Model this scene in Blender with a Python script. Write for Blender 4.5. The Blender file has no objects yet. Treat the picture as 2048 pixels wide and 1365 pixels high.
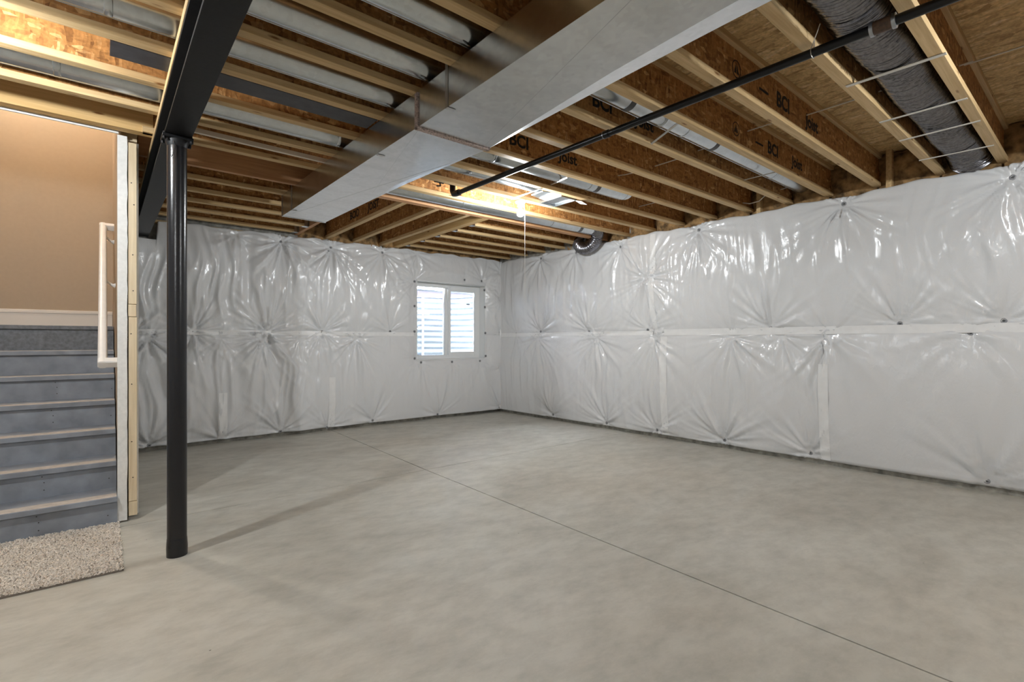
import bpy, bmesh, math, random
import numpy as np
from mathutils import Vector, Matrix

# ------------------------------------------------------------------ camera, world, light, exposure
SC = bpy.context.scene
COL = SC.collection
F_PX = 994.0
YAW = math.atan((1024 - 205) / F_PX)
CAM_H = 1.25
SY, CY = math.sin(YAW), math.cos(YAW)

cam_d = bpy.data.cameras.new('camera')
cam_d.sensor_width = 36.0
cam_d.lens = 36.0 * F_PX / 2048.0
cam_d.clip_start = 0.05
cam = bpy.data.objects.new('camera', cam_d)
COL.objects.link(cam)
cam.location = (0, 0, CAM_H)
cam.rotation_euler = (math.radians(90), 0, -YAW)
SC.camera = cam

world = bpy.data.worlds.new('world')
SC.world = world
world.use_nodes = True
wb = world.node_tree.nodes['Background']
wb.inputs[0].default_value = (0.84, 0.92, 1.0, 1)
wb.inputs[1].default_value = 115.0

SC.view_settings.view_transform = 'Standard'
SC.view_settings.look = 'None'
SC.view_settings.gamma = 1.0
SC.view_settings.use_curve_mapping = False
SC.view_settings.exposure = 0.25

BULB_E = 1450.0     # emission of a bare bulb
STAIR_E = 1600.0     # warmer bulb above the stairs

H = 2.675           # underside of the joists
JD = 0.302          # joist depth
ZS = H + JD         # underside of the subfloor
random.seed(7)


# ------------------------------------------------------------------ pixel helpers (photo 2048 x 1365)
def ray(px, py):
    l = (px - 1024) / F_PX
    return (SY + l * CY, CY - l * SY, (683 - py) / F_PX)


def atz(px, py, z):
    d = ray(px, py); t = (z - CAM_H) / d[2]
    return Vector((d[0] * t, d[1] * t, z))


def aty(px, py, y):
    d = ray(px, py); t = y / d[1]
    return Vector((d[0] * t, y, CAM_H + d[2] * t))


def atx(px, py, x):
    d = ray(px, py); t = x / d[0]
    return Vector((x, d[1] * t, CAM_H + d[2] * t))


# ------------------------------------------------------------------ materials
MATS = {}


def new_mat(name):
    m = bpy.data.materials.new(name); m.use_nodes = True
    MATS[name] = m
    nt = m.node_tree
    return m, nt, nt.nodes['Principled BSDF']


def N(nt, typ, **kw):
    n = nt.nodes.new(typ)
    for k, v in kw.items():
        if k.startswith('i_'):
            n.inputs[k[2:]].default_value = v
        else:
            setattr(n, k, v)
    return n


def coords(nt, scale=(1, 1, 1), rot=(0, 0, 0), world_space=False, rnd=False):
    if world_space:
        g = N(nt, 'ShaderNodeNewGeometry'); out = g.outputs['Position']
    else:
        g = N(nt, 'ShaderNodeTexCoord'); out = g.outputs['Object']
    if rnd:
        oi = N(nt, 'ShaderNodeObjectInfo')
        mu = N(nt, 'ShaderNodeMath', operation='MULTIPLY'); mu.inputs[1].default_value = 37.0
        nt.links.new(oi.outputs['Random'], mu.inputs[0])
        ad = N(nt, 'ShaderNodeVectorMath', operation='ADD')
        nt.links.new(out, ad.inputs[0]); nt.links.new(mu.outputs[0], ad.inputs[1])
        out = ad.outputs[0]
    mp = N(nt, 'ShaderNodeMapping')
    mp.inputs['Scale'].default_value = scale
    mp.inputs['Rotation'].default_value = rot
    nt.links.new(out, mp.inputs[0])
    return mp.outputs[0]


def ramp(nt, src, stops):
    r = N(nt, 'ShaderNodeValToRGB')
    el = r.color_ramp.elements
    while len(el) < len(stops):
        el.new(0.5)
    for e, (p, c) in zip(el, stops):
        e.position = p; e.color = (*c, 1)
    nt.links.new(src, r.inputs[0])
    return r.outputs[0]


def bump(nt, b, src, strength, dist=0.01):
    n = N(nt, 'ShaderNodeBump'); n.inputs['Strength'].default_value = strength
    n.inputs['Distance'].default_value = dist
    nt.links.new(src, n.inputs['Height']); nt.links.new(n.outputs[0], b.inputs['Normal'])
    return n


def mix(nt, a, b, fac, mode='MIX'):
    m = N(nt, 'ShaderNodeMix', data_type='RGBA', blend_type=mode)
    for sock, v in ((m.inputs[0], fac), (m.inputs[6], a), (m.inputs[7], b)):
        if hasattr(v, 'is_linked'):
            nt.links.new(v, sock)
        elif isinstance(v, (int, float)):
            sock.default_value = v
        else:
            sock.default_value = (*v, 1)
    return m.outputs[2]


def simple(name, col, rough=0.6, metal=0.0, noise=0.0, nscale=20, bmp=0.0, spec=0.5, coat=0.0):
    m, nt, b = new_mat(name)
    b.inputs['Roughness'].default_value = rough
    b.inputs['Metallic'].default_value = metal
    b.inputs['Specular IOR Level'].default_value = spec
    b.inputs['Coat Weight'].default_value = coat
    if noise or bmp:
        c = coords(nt, rnd=True)
        n = N(nt, 'ShaderNodeTexNoise'); n.inputs['Scale'].default_value = nscale; n.inputs['Detail'].default_value = 5
        nt.links.new(c, n.inputs[0])
        lo = tuple(max(0, x * (1 - noise)) for x in col); hi = tuple(min(1, x * (1 + noise)) for x in col)
        nt.links.new(ramp(nt, n.outputs[0], [(0.3, lo), (0.7, hi)]), b.inputs['Base Color'])
        if bmp:
            bump(nt, b, n.outputs[0], bmp, 0.004)
    else:
        b.inputs['Base Color'].default_value = (*col, 1)
    return m


def osb(name, dark, mid, light, sc_a, sc_b, rough=0.75, world_space=False):
    """oriented strand board: two layers of long flakes"""
    m, nt, b = new_mat(name)
    b.inputs['Roughness'].default_value = rough
    b.inputs['Specular IOR Level'].default_value = 0.25
    base = coords(nt, world_space=world_space, rnd=not world_space)
    nz = N(nt, 'ShaderNodeTexNoise'); nz.inputs['Scale'].default_value = 9; nz.inputs['Detail'].default_value = 2
    nt.links.new(base, nz.inputs[0])
    sub = N(nt, 'ShaderNodeVectorMath', operation='MULTIPLY_ADD')
    sub.inputs[1].default_value = (0.025, 0.025, 0.025)
    nt.links.new(nz.outputs['Color'], sub.inputs[0]); nt.links.new(base, sub.inputs[2])
    outs = []
    for sc, rot in ((sc_a, 0.35), (sc_b, -0.45)):
        mp = N(nt, 'ShaderNodeMapping'); mp.inputs['Scale'].default_value = sc
        mp.inputs['Rotation'].default_value = (0, rot, 0) if not world_space else (0, 0, rot)
        nt.links.new(sub.outputs[0], mp.inputs[0])
        v = N(nt, 'ShaderNodeTexVoronoi'); v.inputs['Scale'].default_value = 1.0
        v.inputs['Randomness'].default_value = 1.0
        nt.links.new(mp.outputs[0], v.inputs[0])
        sep = N(nt, 'ShaderNodeSeparateColor'); nt.links.new(v.outputs['Color'], sep.inputs[0])
        outs.append((sep.outputs[0], v.outputs['Distance'], sep.outputs[1]))
    c1 = ramp(nt, outs[0][0], [(0.0, dark), (0.45, mid), (0.9, mid), (1.0, light)])
    c2 = ramp(nt, outs[1][0], [(0.0, dark), (0.5, mid), (0.88, mid), (1.0, light)])
    col = mix(nt, c1, c2, outs[1][2])
    n2 = N(nt, 'ShaderNodeTexNoise'); n2.inputs['Scale'].default_value = 60; n2.inputs['Detail'].default_value = 4
    nt.links.new(sub.outputs[0], n2.inputs[0])
    shade = ramp(nt, n2.outputs[0], [(0.3, (0.72, 0.70, 0.68)), (0.7, (1.12, 1.1, 1.08))])
    nt.links.new(mix(nt, col, shade, 1.0, 'MULTIPLY'), b.inputs['Base Color'])
    bump(nt, b, outs[0][1], 0.25, 0.004)
    return m


def wood(name, dark, light, rough=0.6, scale=1.0, knots=True):
    """sawn softwood, grain along local X"""
    m, nt, b = new_mat(name)
    b.inputs['Roughness'].default_value = rough
    b.inputs['Specular IOR Level'].default_value = 0.3
    c = coords(nt, scale=(1.2 * scale, 26 * scale, 26 * scale), rnd=True)
    n = N(nt, 'ShaderNodeTexNoise'); n.inputs['Scale'].default_value = 2.2; n.inputs['Detail'].default_value = 6
    n.inputs['Distortion'].default_value = 0.6
    nt.links.new(c, n.inputs[0])
    col = ramp(nt, n.outputs[0], [(0.25, dark), (0.5, tuple((a + q) / 2 for a, q in zip(dark, light))), (0.75, light)])
    if knots:
        c2 = coords(nt, scale=(3.2, 14, 14), rnd=True)
        v = N(nt, 'ShaderNodeTexVoronoi'); v.inputs['Scale'].default_value = 1.0
        nt.links.new(c2, v.inputs[0])
        k = ramp(nt, v.outputs['Distance'], [(0.05, (0.35, 0.22, 0.12)), (0.13, (1, 1, 1))])
        col = mix(nt, col, k, 1.0, 'MULTIPLY')
    nt.links.new(col, b.inputs['Base Color'])
    bump(nt, b, n.outputs[0], 0.15, 0.002)
    return m


def galv(name, col, rough, aniso_scale=(40, 40, 40)):
    m, nt, b = new_mat(name)
    b.inputs['Metallic'].default_value = 1.0
    c = coords(nt, scale=aniso_scale, rnd=True)
    v = N(nt, 'ShaderNodeTexVoronoi'); nt.links.new(c, v.inputs[0])
    v.inputs['Scale'].default_value = 1.0
    sp = ramp(nt, v.outputs['Color'], [(0.0, tuple(x * 0.93 for x in col)), (1.0, tuple(min(1, x * 1.05) for x in col))])
    c2 = coords(nt, scale=(2.2, 6, 6), rnd=True)
    n = N(nt, 'ShaderNodeTexNoise'); n.inputs['Scale'].default_value = 1.5; n.inputs['Detail'].default_value = 6
    nt.links.new(c2, n.inputs[0])
    st = ramp(nt, n.outputs[0], [(0.30, (0.90, 0.90, 0.90)), (0.55, (1, 1, 1))])
    nt.links.new(mix(nt, sp, st, 1.0, 'MULTIPLY'), b.inputs['Base Color'])
    rr = N(nt, 'ShaderNodeMapRange'); rr.inputs[3].default_value = rough * 0.93; rr.inputs[4].default_value = rough * 1.08
    nt.links.new(n.outputs[0], rr.inputs[0]); nt.links.new(rr.outputs[0], b.inputs['Roughness'])
    return m


def plastic_sheet(name):
    m, nt, b = new_mat(name)
    b.inputs['Base Color'].default_value = (0.70, 0.70, 0.705, 1)
    b.inputs['Roughness'].default_value = 0.30
    b.inputs['Specular IOR Level'].default_value = 0.5
    c = coords(nt, scale=(1, 1, 1), world_space=True)
    n = N(nt, 'ShaderNodeTexNoise'); n.inputs['Scale'].default_value = 26; n.inputs['Detail'].default_value = 4
    n.inputs['Distortion'].default_value = 1.0
    mp = N(nt, 'ShaderNodeMapping'); mp.inputs['Scale'].default_value = (1.0, 1.0, 0.45)
    nt.links.new(c, mp.inputs[0]); nt.links.new(mp.outputs[0], n.inputs[0])
    bump(nt, b, n.outputs[0], 0.22, 0.012)
    n2 = N(nt, 'ShaderNodeTexNoise'); n2.inputs['Scale'].default_value = 1.1; n2.inputs['Detail'].default_value = 3
    nt.links.new(c, n2.inputs[0])
    rr = N(nt, 'ShaderNodeMapRange'); rr.inputs[1].default_value = 0.3; rr.inputs[2].default_value = 0.7
    rr.inputs[3].default_value = 0.15; rr.inputs[4].default_value = 0.27
    nt.links.new(n2.outputs[0], rr.inputs[0]); nt.links.new(rr.outputs[0], b.inputs['Roughness'])
    return m


def concrete_floor():
    m, nt, b = new_mat('concrete_floor')
    c = coords(nt, world_space=True)
    rot = N(nt, 'ShaderNodeMapping'); rot.inputs['Rotation'].default_value = (0, 0, 0.5); rot.inputs['Scale'].default_value = (1.0, 1.7, 1)
    nt.links.new(c, rot.inputs[0])
    n1 = N(nt, 'ShaderNodeTexNoise'); n1.inputs['Scale'].default_value = 0.9; n1.inputs['Detail'].default_value = 7
    n1.inputs['Roughness'].default_value = 0.6; n1.inputs['Distortion'].default_value = 0.5
    nt.links.new(rot.outputs[0], n1.inputs[0])
    n2 = N(nt, 'ShaderNodeTexNoise'); n2.inputs['Scale'].default_value = 5.0; n2.inputs['Detail'].default_value = 8
    n2.inputs['Roughness'].default_value = 0.7
    nt.links.new(rot.outputs[0], n2.inputs[0])
    base = ramp(nt, n1.outputs[0], [(0.30, (0.42, 0.40, 0.348)), (0.5, (0.50, 0.485, 0.43)), (0.70, (0.555, 0.545, 0.495))])
    fine = ramp(nt, n2.outputs[0], [(0.32, (0.80, 0.80, 0.795)), (0.6, (1.02, 1.02, 1.02))])
    col = mix(nt, base, fine, 1.0, 'MULTIPLY')
    n3 = N(nt, 'ShaderNodeTexNoise'); n3.inputs['Scale'].default_value = 0.55; n3.inputs['Detail'].default_value = 2
    nt.links.new(c, n3.inputs[0])
    warm = ramp(nt, n3.outputs[0], [(0.45, (1, 1, 1)), (0.75, (1.01, 0.975, 0.945))])
    col = mix(nt, col, warm, 1.0, 'MULTIPLY')
    v = N(nt, 'ShaderNodeTexVoronoi'); v.inputs['Scale'].default_value = 4.0
    nt.links.new(c, v.inputs[0])
    sp = ramp(nt, v.outputs['Distance'], [(0.012, (0.35, 0.33, 0.30)), (0.022, (1, 1, 1))])
    col = mix(nt, col, sp, 1.0, 'MULTIPLY')
    nt.links.new(col, b.inputs['Base Color'])
    rr = N(nt, 'ShaderNodeMapRange'); rr.inputs[3].default_value = 0.48; rr.inputs[4].default_value = 0.68
    nt.links.new(n1.outputs[0], rr.inputs[0]); nt.links.new(rr.outputs[0], b.inputs['Roughness'])
    bump(nt, b, n2.outputs[0], 0.06, 0.004)
    return m


def emitter(name, col, strength):
    m, nt, b = new_mat(name)
    b.inputs['Base Color'].default_value = (0.9, 0.9, 0.9, 1)
    b.inputs['Emission Color'].default_value = (*col, 1)
    b.inputs['Emission Strength'].default_value = strength
    return m


def glass_mat():
    m = bpy.data.materials.new('pane_glass'); m.use_nodes = True; MATS['pane_glass'] = m
    nt = m.node_tree
    nt.nodes.clear()
    o = N(nt, 'ShaderNodeOutputMaterial'); mx = N(nt, 'ShaderNodeMixShader')
    t = N(nt, 'ShaderNodeBsdfTransparent'); t.inputs[0].default_value = (0.93, 0.96, 0.97, 1)
    g = N(nt, 'ShaderNodeBsdfGlossy'); g.inputs['Roughness'].default_value = 0.02
    fr = N(nt, 'ShaderNodeFresnel'); fr.inputs[0].default_value = 1.45
    nt.links.new(fr.outputs[0], mx.inputs[0]); nt.links.new(t.outputs[0], mx.inputs[1]); nt.links.new(g.outputs[0], mx.inputs[2])
    nt.links.new(mx.outputs[0], o.inputs[0])


osb('osb_web', (0.19, 0.082, 0.024), (0.44, 0.215, 0.070), (0.76, 0.48, 0.215), (64, 40, 13), (20, 40, 52))
osb('osb_subfloor', (0.36, 0.225, 0.095), (0.68, 0.48, 0.235), (0.82, 0.64, 0.38), (46, 11, 40), (34, 15, 40), world_space=True)
wood('pine', (0.46, 0.30, 0.135), (0.68, 0.49, 0.265))
wood('lumber_red', (0.40, 0.20, 0.09), (0.56, 0.31, 0.155))
wood('lumber_yellow', (0.55, 0.34, 0.13), (0.74, 0.50, 0.23))
wood('stud_pale', (0.60, 0.47, 0.30), (0.76, 0.63, 0.44))
wood('lath', (0.66, 0.58, 0.46), (0.80, 0.72, 0.60), knots=False)
galv('galvanised', (0.62, 0.65, 0.67), 0.23)
galv('galvanised_duct', (0.72, 0.735, 0.745), 0.26)
galv('strap_metal', (0.60, 0.60, 0.60), 0.38)
plastic_sheet('plastic_sheet')
simple('tape_white', (0.79, 0.785, 0.78), 0.36, noise=0.03, nscale=15, bmp=0.1)
concrete_floor()
simple('concrete_wall', (0.30, 0.285, 0.25), 0.9, noise=0.45, nscale=14, bmp=0.4)
simple('white_wall', (0.70, 0.69, 0.68), 0.6, noise=0.04, nscale=6)
simple('batt', (0.26, 0.155, 0.065), 0.95, noise=0.75, nscale=14, bmp=0.8)
simple('black_steel', (0.007, 0.007, 0.008), 0.45, noise=0.3, nscale=40, bmp=0.05, spec=0.3)
simple('black_gloss', (0.010, 0.010, 0.012), 0.24, noise=0.3, nscale=120, bmp=0.12)
simple('dark_plate', (0.050, 0.048, 0.055), 0.5, noise=0.3, nscale=15)
simple('black_pipe', (0.006, 0.006, 0.007), 0.34, noise=0.2, nscale=30, spec=0.35)
simple('coupling_metal', (0.45, 0.47, 0.50), 0.3, metal=1.0)
simple('coupling_rust', (0.09, 0.05, 0.03), 0.6, noise=0.4, nscale=60)
simple('tan_paint', (0.45, 0.345, 0.235), 0.55, noise=0.02, nscale=30, bmp=0.05)
simple('trim_paint', (0.74, 0.68, 0.61), 0.35)
simple('white_paint', (0.80, 0.78, 0.75), 0.35, noise=0.03, nscale=30)
simple('drywall_edge', (0.74, 0.73, 0.70), 0.7, noise=0.06, nscale=40, bmp=0.2)
simple('stair_grey', (0.25, 0.275, 0.315), 0.45, noise=0.18, nscale=9, bmp=0.08)
simple('stair_grey_dark', (0.165, 0.18, 0.20), 0.6, noise=0.25, nscale=40, bmp=0.15)
simple('worn_tread', (0.48, 0.44, 0.40), 0.8, noise=0.15, nscale=30)
simple('carpet_beige', (0.76, 0.69, 0.61), 0.95, noise=0.12, nscale=90)
simple('carpet_edge', (0.20, 0.17, 0.14), 0.95)
simple('vinyl', (0.80, 0.81, 0.81), 0.35)
simple('well_steel', (0.40, 0.44, 0.49), 0.45, metal=0.1, noise=0.06, nscale=20)
simple('grate_dark', (0.10, 0.08, 0.10), 0.6)
simple('ladder_white', (0.85, 0.86, 0.88), 0.4)
simple('gravel', (0.40, 0.38, 0.36), 0.9, noise=0.5, nscale=60, bmp=0.8)
simple('soil', (0.12, 0.10, 0.07), 0.95, noise=0.4, nscale=20)
simple('foil', (0.25, 0.245, 0.265), 0.26, metal=1.0, noise=0.25, nscale=60)
simple('duct_tape', (0.10, 0.10, 0.105), 0.45, metal=0.3)
simple('wire_white', (0.62, 0.58, 0.52), 0.5)
simple('wire_metal', (0.50, 0.47, 0.43), 0.35, metal=0.7)
simple('washer_grey', (0.30, 0.30, 0.31), 0.5, metal=0.2)
simple('washer_dark', (0.10, 0.10, 0.10), 0.6)
simple('ink', (0.010, 0.007, 0.004), 0.8)
simple('porcelain', (0.82, 0.82, 0.80), 0.25)
simple('cardboard', (0.66, 0.66, 0.64), 0.7)
simple('sealant', (0.46, 0.36, 0.33), 0.7, noise=0.55, nscale=90, bmp=0.6)
simple('string', (0.75, 0.73, 0.70), 0.6)
simple('nail', (0.03, 0.025, 0.02), 0.6)
simple('sticker', (0.25, 0.28, 0.30), 0.6)
emitter('bulb_glow', (0.92, 0.97, 1.0), BULB_E)
emitter('bulb_warm', (1.0, 0.92, 0.80), STAIR_E)
glass_mat()


# ------------------------------------------------------------------ mesh helpers
class MB:
    def __init__(self):
        self.v, self.f, self.mi = [], [], []

    def quad_box(self, x0, x1, y0, y1, z0, z1, mi=0):
        o = len(self.v)
        self.v += [(x0, y0, z0), (x1, y0, z0), (x1, y1, z0), (x0, y1, z0), (x0, y0, z1), (x1, y0, z1), (x1, y1, z1), (x0, y1, z1)]
        for q in ((0, 3, 2, 1), (4, 5, 6, 7), (0, 1, 5, 4), (1, 2, 6, 5), (2, 3, 7, 6), (3, 0, 4, 7)):
            self.f.append(tuple(o + i for i in q)); self.mi.append(mi)
        return self

    def prism(self, poly, z0, z1, mi=0):
        """poly: list of (x,y) counter clockwise, extruded in z"""
        o = len(self.v); n = len(poly)
        self.v += [(x, y, z0) for x, y in poly] + [(x, y, z1) for x, y in poly]
        self.f.append(tuple(o + i for i in reversed(range(n)))); self.f.append(tuple(o + n + i for i in range(n)))
        self.mi += [mi, mi]
        for i in range(n):
            j = (i + 1) % n
            self.f.append((o + i, o + j, o + n + j, o + n + i)); self.mi.append(mi)
        return self

    def tube(self, pts, radii, seg=12, caps=True, mi=0, squash=None):
        pts = [Vector(p) for p in pts]
        if not hasattr(radii, '__len__'):
            radii = [radii] * len(pts)
        o = len(self.v)
        up = Vector((0, 0, 1))
        t0 = (pts[1] - pts[0]).normalized()
        if abs(t0.dot(up)) > 0.95:
            up = Vector((1, 0, 0))
        a = t0.cross(up).normalized()
        for i, p in enumerate(pts):
            if i == 0:
                t = (pts[1] - pts[0])
            elif i == len(pts) - 1:
                t = pts[-1] - pts[-2]
            else:
                t = (pts[i + 1] - pts[i]).normalized() + (pts[i] - pts[i - 1]).normalized()
            t.normalize()
            a = (a - t * a.dot(t)).normalized()
            b = t.cross(a)
            for k in range(seg):
                an = 2 * math.pi * k / seg
                rr = radii[i] if not callable(radii[i]) else radii[i](an)
                self.v.append(tuple(p + (a * math.cos(an) + b * math.sin(an)) * rr))
        for i in range(len(pts) - 1):
            for k in range(seg):
                j = (k + 1) % seg
                self.f.append((o + i * seg + k, o + i * seg + j, o + (i + 1) * seg + j, o + (i + 1) * seg + k)); self.mi.append(mi)
        if caps:
            self.f.append(tuple(o + k for k in reversed(range(seg)))); self.mi.append(mi)
            e = o + (len(pts) - 1) * seg
            self.f.append(tuple(e + k for k in range(seg))); self.mi.append(mi)
        return self

    def lathe(self, prof, seg=20, centre=(0, 0, 0), mi=0):
        """prof: (r,z) list revolved round z"""
        o = len(self.v); n = len(prof)
        for r, z in prof:
            for k in range(seg):
                an = 2 * math.pi * k / seg
                self.v.append((centre[0] + r * math.cos(an), centre[1] + r * math.sin(an), centre[2] + z))
        for i in range(n - 1):
            for k in range(seg):
                j = (k + 1) % seg
                self.f.append((o + i * seg + k, o + i * seg + j, o + (i + 1) * seg + j, o + (i + 1) * seg + k)); self.mi.append(mi)
        self.f.append(tuple(o + k for k in reversed(range(seg)))); self.mi.append(mi)
        self.f.append(tuple(o + (n - 1) * seg + k for k in range(seg))); self.mi.append(mi)
        return self

    def mesh(self, name, mats, smooth=False, bevel=0.0, autosmooth=None):
        me = bpy.data.meshes.new(name)
        me.from_pydata(self.v, [], self.f)
        if isinstance(mats, str):
            mats = [mats]
        for m in mats:
            me.materials.append(MATS[m])
        me.polygons.foreach_set('material_index', self.mi)
        bm = bmesh.new(); bm.from_mesh(me)
        bmesh.ops.recalc_face_normals(bm, faces=bm.faces)
        if bevel:
            bmesh.ops.bevel(bm, geom=list(bm.edges), offset=bevel, segments=1, affect='EDGES', clamp_overlap=True)
        if smooth:
            lim = math.radians(autosmooth if autosmooth else 40)
            for f in bm.faces:
                f.smooth = True
            for e in bm.edges:
                if len(e.link_faces) == 2 and e.calc_face_angle(0) > lim:
                    e.smooth = False
        bm.to_mesh(me); bm.free()
        me.update()
        return me

    def build(self, name, mats, parent=None, loc=(0, 0, 0), rot=(0, 0, 0), **kw):
        return put(name, self.mesh(name, mats, **kw), parent, loc, rot)


def put(name, me, parent=None, loc=(0, 0, 0), rot=(0, 0, 0)):
    o = bpy.data.objects.new(name, me)
    COL.objects.link(o)
    o.parent = parent
    o.location = loc; o.rotation_euler = rot
    return o


def tag(o, label=None, cat=None, group=None, kind=None):
    if label: o['label'] = label
    if cat: o['category'] = cat
    if group: o['group'] = group
    if kind: o['kind'] = kind
    return o


def thing(name, label, cat, loc=(0, 0, 0), rot=(0, 0, 0), group=None, kind=None):
    return tag(put(name, None, None, loc, rot), label, cat, group, kind)


def box(name, mat, b, parent=None, bevel=0.0):
    """box from bounds with its origin at its centre"""
    x0, x1, y0, y1, z0, z1 = b
    c = ((x0 + x1) / 2, (y0 + y1) / 2, (z0 + z1) / 2)
    off = parent.matrix_local.translation if parent is not None else Vector((0, 0, 0))
    p = parent
    while p is not None and p.parent is not None:
        p = p.parent; off = off + p.matrix_local.translation
    hx, hy, hz = (x1 - x0) / 2, (y1 - y0) / 2, (z1 - z0) / 2
    return MB().quad_box(-hx, hx, -hy, hy, -hz, hz).build(name, mat, parent, Vector(c) - off, bevel=bevel)


# ------------------------------------------------------------------ floor: four slabs with saw-cut joints
XW0, XW1, YW0, YW1 = -4.3, 5.85, -4.2, 7.25
floor = MB().quad_box(XW0, XW1, YW0, YW1, -0.20, -0.035).build('floor', 'concrete_floor')
tag(floor, 'smooth grey concrete basement slab with saw-cut joints', 'floor', kind='structure')
JX, JY, G = 2.40, 4.25, 0.0048


def slab(poly):
    return MB().prism(poly, -0.04, 0.0).build('slab', 'concrete_floor', floor)


slab([(XW0, YW0), (JX - G - 0.02, YW0), (JX - G + 0.02, JY - G * 0.6), (XW0, JY - G * 0.6)])
slab([(JX + G - 0.02, YW0), (XW1, YW0), (XW1, JY - G * 0.6), (JX + G + 0.02, JY - G * 0.6)])
slab([(XW0, JY + G * 0.6), (JX - G + 0.02, JY + G * 0.6), (JX - G + 0.08, YW1), (XW0, YW1)])
slab([(JX + G + 0.02, JY + G * 0.6), (XW1, JY + G * 0.6), (XW1, YW1), (JX + G + 0.08, YW1)])

# ------------------------------------------------------------------ concrete walls
wall_right = MB().prism([(5.42 + 0.06, 6.99), (5.80, YW0), (6.05, YW0), (6.05, 7.25), (5.48, 7.25)], 0, 3.0).build('wall_right', 'concrete_wall')
tag(wall_right, 'poured basement wall hidden behind white plastic faced insulation', 'wall', kind='structure')
WX0, WX1, WZ0, WZ1 = 3.79, 5.09, 0.955, 2.195
mb = MB()
mb.quad_box(0.20, WX0, 7.00, 7.25, 0, 3.0).quad_box(WX1, 5.48, 7.00, 7.25, 0, 3.0)
mb.quad_box(WX0, WX1, 7.00, 7.25, 0, WZ0).quad_box(WX0, WX1, 7.00, 7.25, WZ1, 3.0)
wall_back = mb.build('wall_back', 'concrete_wall')
tag(wall_back, 'poured basement wall with a window behind white plastic insulation', 'wall', kind='structure')
wall_left = MB().quad_box(XW0 - 0.2, XW0, YW0, 4.4, 0, 3.0).build('wall_left', 'white_wall')
wall_return = MB().quad_box(XW0 - 0.2, -1.20, 4.32, 4.45, 0, 3.0).build('wall_return', 'white_wall')
tag(wall_return, 'white wall running up to the stairwell side', 'wall', kind='structure')
tag(wall_left, 'white wall far side of the basement', 'wall', kind='structure')
wall_front = MB().quad_box(XW0 - 0.2, 6.05, YW0 - 0.2, YW0, 0, 3.0).build('wall_front', 'white_wall')
tag(wall_front, 'white wall behind the open basement', 'wall', kind='structure')


# ------------------------------------------------------------------ insulation blankets
def vnoise(u, v, su, sv, seed):
    """smooth value noise, period su x sv metres"""
    rng = np.random.RandomState(seed)
    g = rng.rand(128, 128)
    a = u / su + 40.0; b = v / sv + 40.0
    i = np.floor(a).astype(int); j = np.floor(b).astype(int)
    fa = a - i; fb = b - j
    fa = fa * fa * (3 - 2 * fa); fb = fb * fb * (3 - 2 * fb)
    i %= 128; j %= 128; i1 = (i + 1) % 128; j1 = (j + 1) % 128
    return (g[i, j] * (1 - fa) + g[i1, j] * fa) * (1 - fb) + (g[i, j1] * (1 - fa) + g[i1, j1] * fa) * fb


def ang_noise(th, n, seed):
    rng = np.random.RandomState(seed)
    g = rng.rand(n) ** 1.6
    a = (th / (2 * math.pi) + 0.5) * n
    i = np.floor(a).astype(int); f = a - i
    f = f * f * (3 - 2 * f)
    return g[i % n] * (1 - f) + g[(i + 1) % n] * f


def blanket_height(U, V, pins, zt, zband, folds, hole=None):
    """metres the sheet stands proud of its fixing plane"""
    # pillow between the top edge, the taped band and the floor edge
    up = np.clip((V - zband) / (zt - zband), 0, 1); lo = np.clip(V / zband, 0, 1)
    prof = np.where(V > zband, np.sin(np.pi * up) ** 0.6, np.sin(np.pi * lo) ** 0.6)
    hgt = 0.045 * prof
    near = np.full(U.shape, 9.0)
    for k, (pu, pv, amp, n) in enumerate(pins):
        du = U - pu; dv = V - pv
        r = np.sqrt(du * du + dv * dv)
        near = np.minimum(near, r)
        if amp <= 0:
            continue
        sel = r < 1.3
        th = np.arctan2(dv[sel], du[sel]); rs = r[sel]
        L = 0.27
        # folds run further up and down than sideways
        Ld = L * (0.65 + 0.85 * np.abs(np.sin(th)) ** 1.5)
        w = np.exp(-rs / Ld) * (1 - np.exp(-(rs / 0.035) ** 2))
        g = ang_noise(th + 0.25 * rs, n, 100 + k) + 0.5 * ang_noise(th - 0.2 * rs, n * 2 + 3, 300 + k)
        add = np.zeros(U.shape); add[sel] = 1.45 * amp * w * (g - 0.55)
        # a fold stays on its own side of the band
        same = (V > zband) == (pv > zband) if abs(pv - zband) > 0.02 else np.ones(U.shape, bool)
        hgt = hgt + add * np.where(same, 1.0, 0.25)
    hgt = hgt * (1 - 0.85 * np.exp(-(near / 0.055) ** 2)) + 0.022 * (1 - np.exp(-(near / 0.22)))
    # long soft folds hanging from the top and from the band
    m = folds(U, V)
    wob = U + 0.10 * vnoise(U, V, 0.5, 0.45, 12)
    f1 = vnoise(wob, V, 0.075, 0.65, 5); f2 = vnoise(wob + 0.06 * V, V, 0.15, 0.8, 9)
    r1 = (1 - np.abs(2 * f1 - 1)) ** 1.5; r2 = (1 - np.abs(2 * f2 - 1)) ** 1.3
    hgt = hgt + m * prof * (0.024 * (r1 - 0.4) + 0.034 * (r2 - 0.4))
    if hole is not None:
        dx = np.maximum(np.maximum(hole[0] - U, U - hole[1]), 0); dz = np.maximum(np.maximum(hole[2] - V, V - hole[3]), 0)
        hgt = hgt * np.clip(np.sqrt(dx * dx + dz * dz) / 0.16, 0, 1) ** 0.7
    hgt = hgt + 0.0035 * prof * (vnoise(U, V, 0.05, 0.09, 21) - 0.5) + 0.010 * (vnoise(U, V, 0.6, 0.5, 31) - 0.5) * prof
    return hgt


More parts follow.
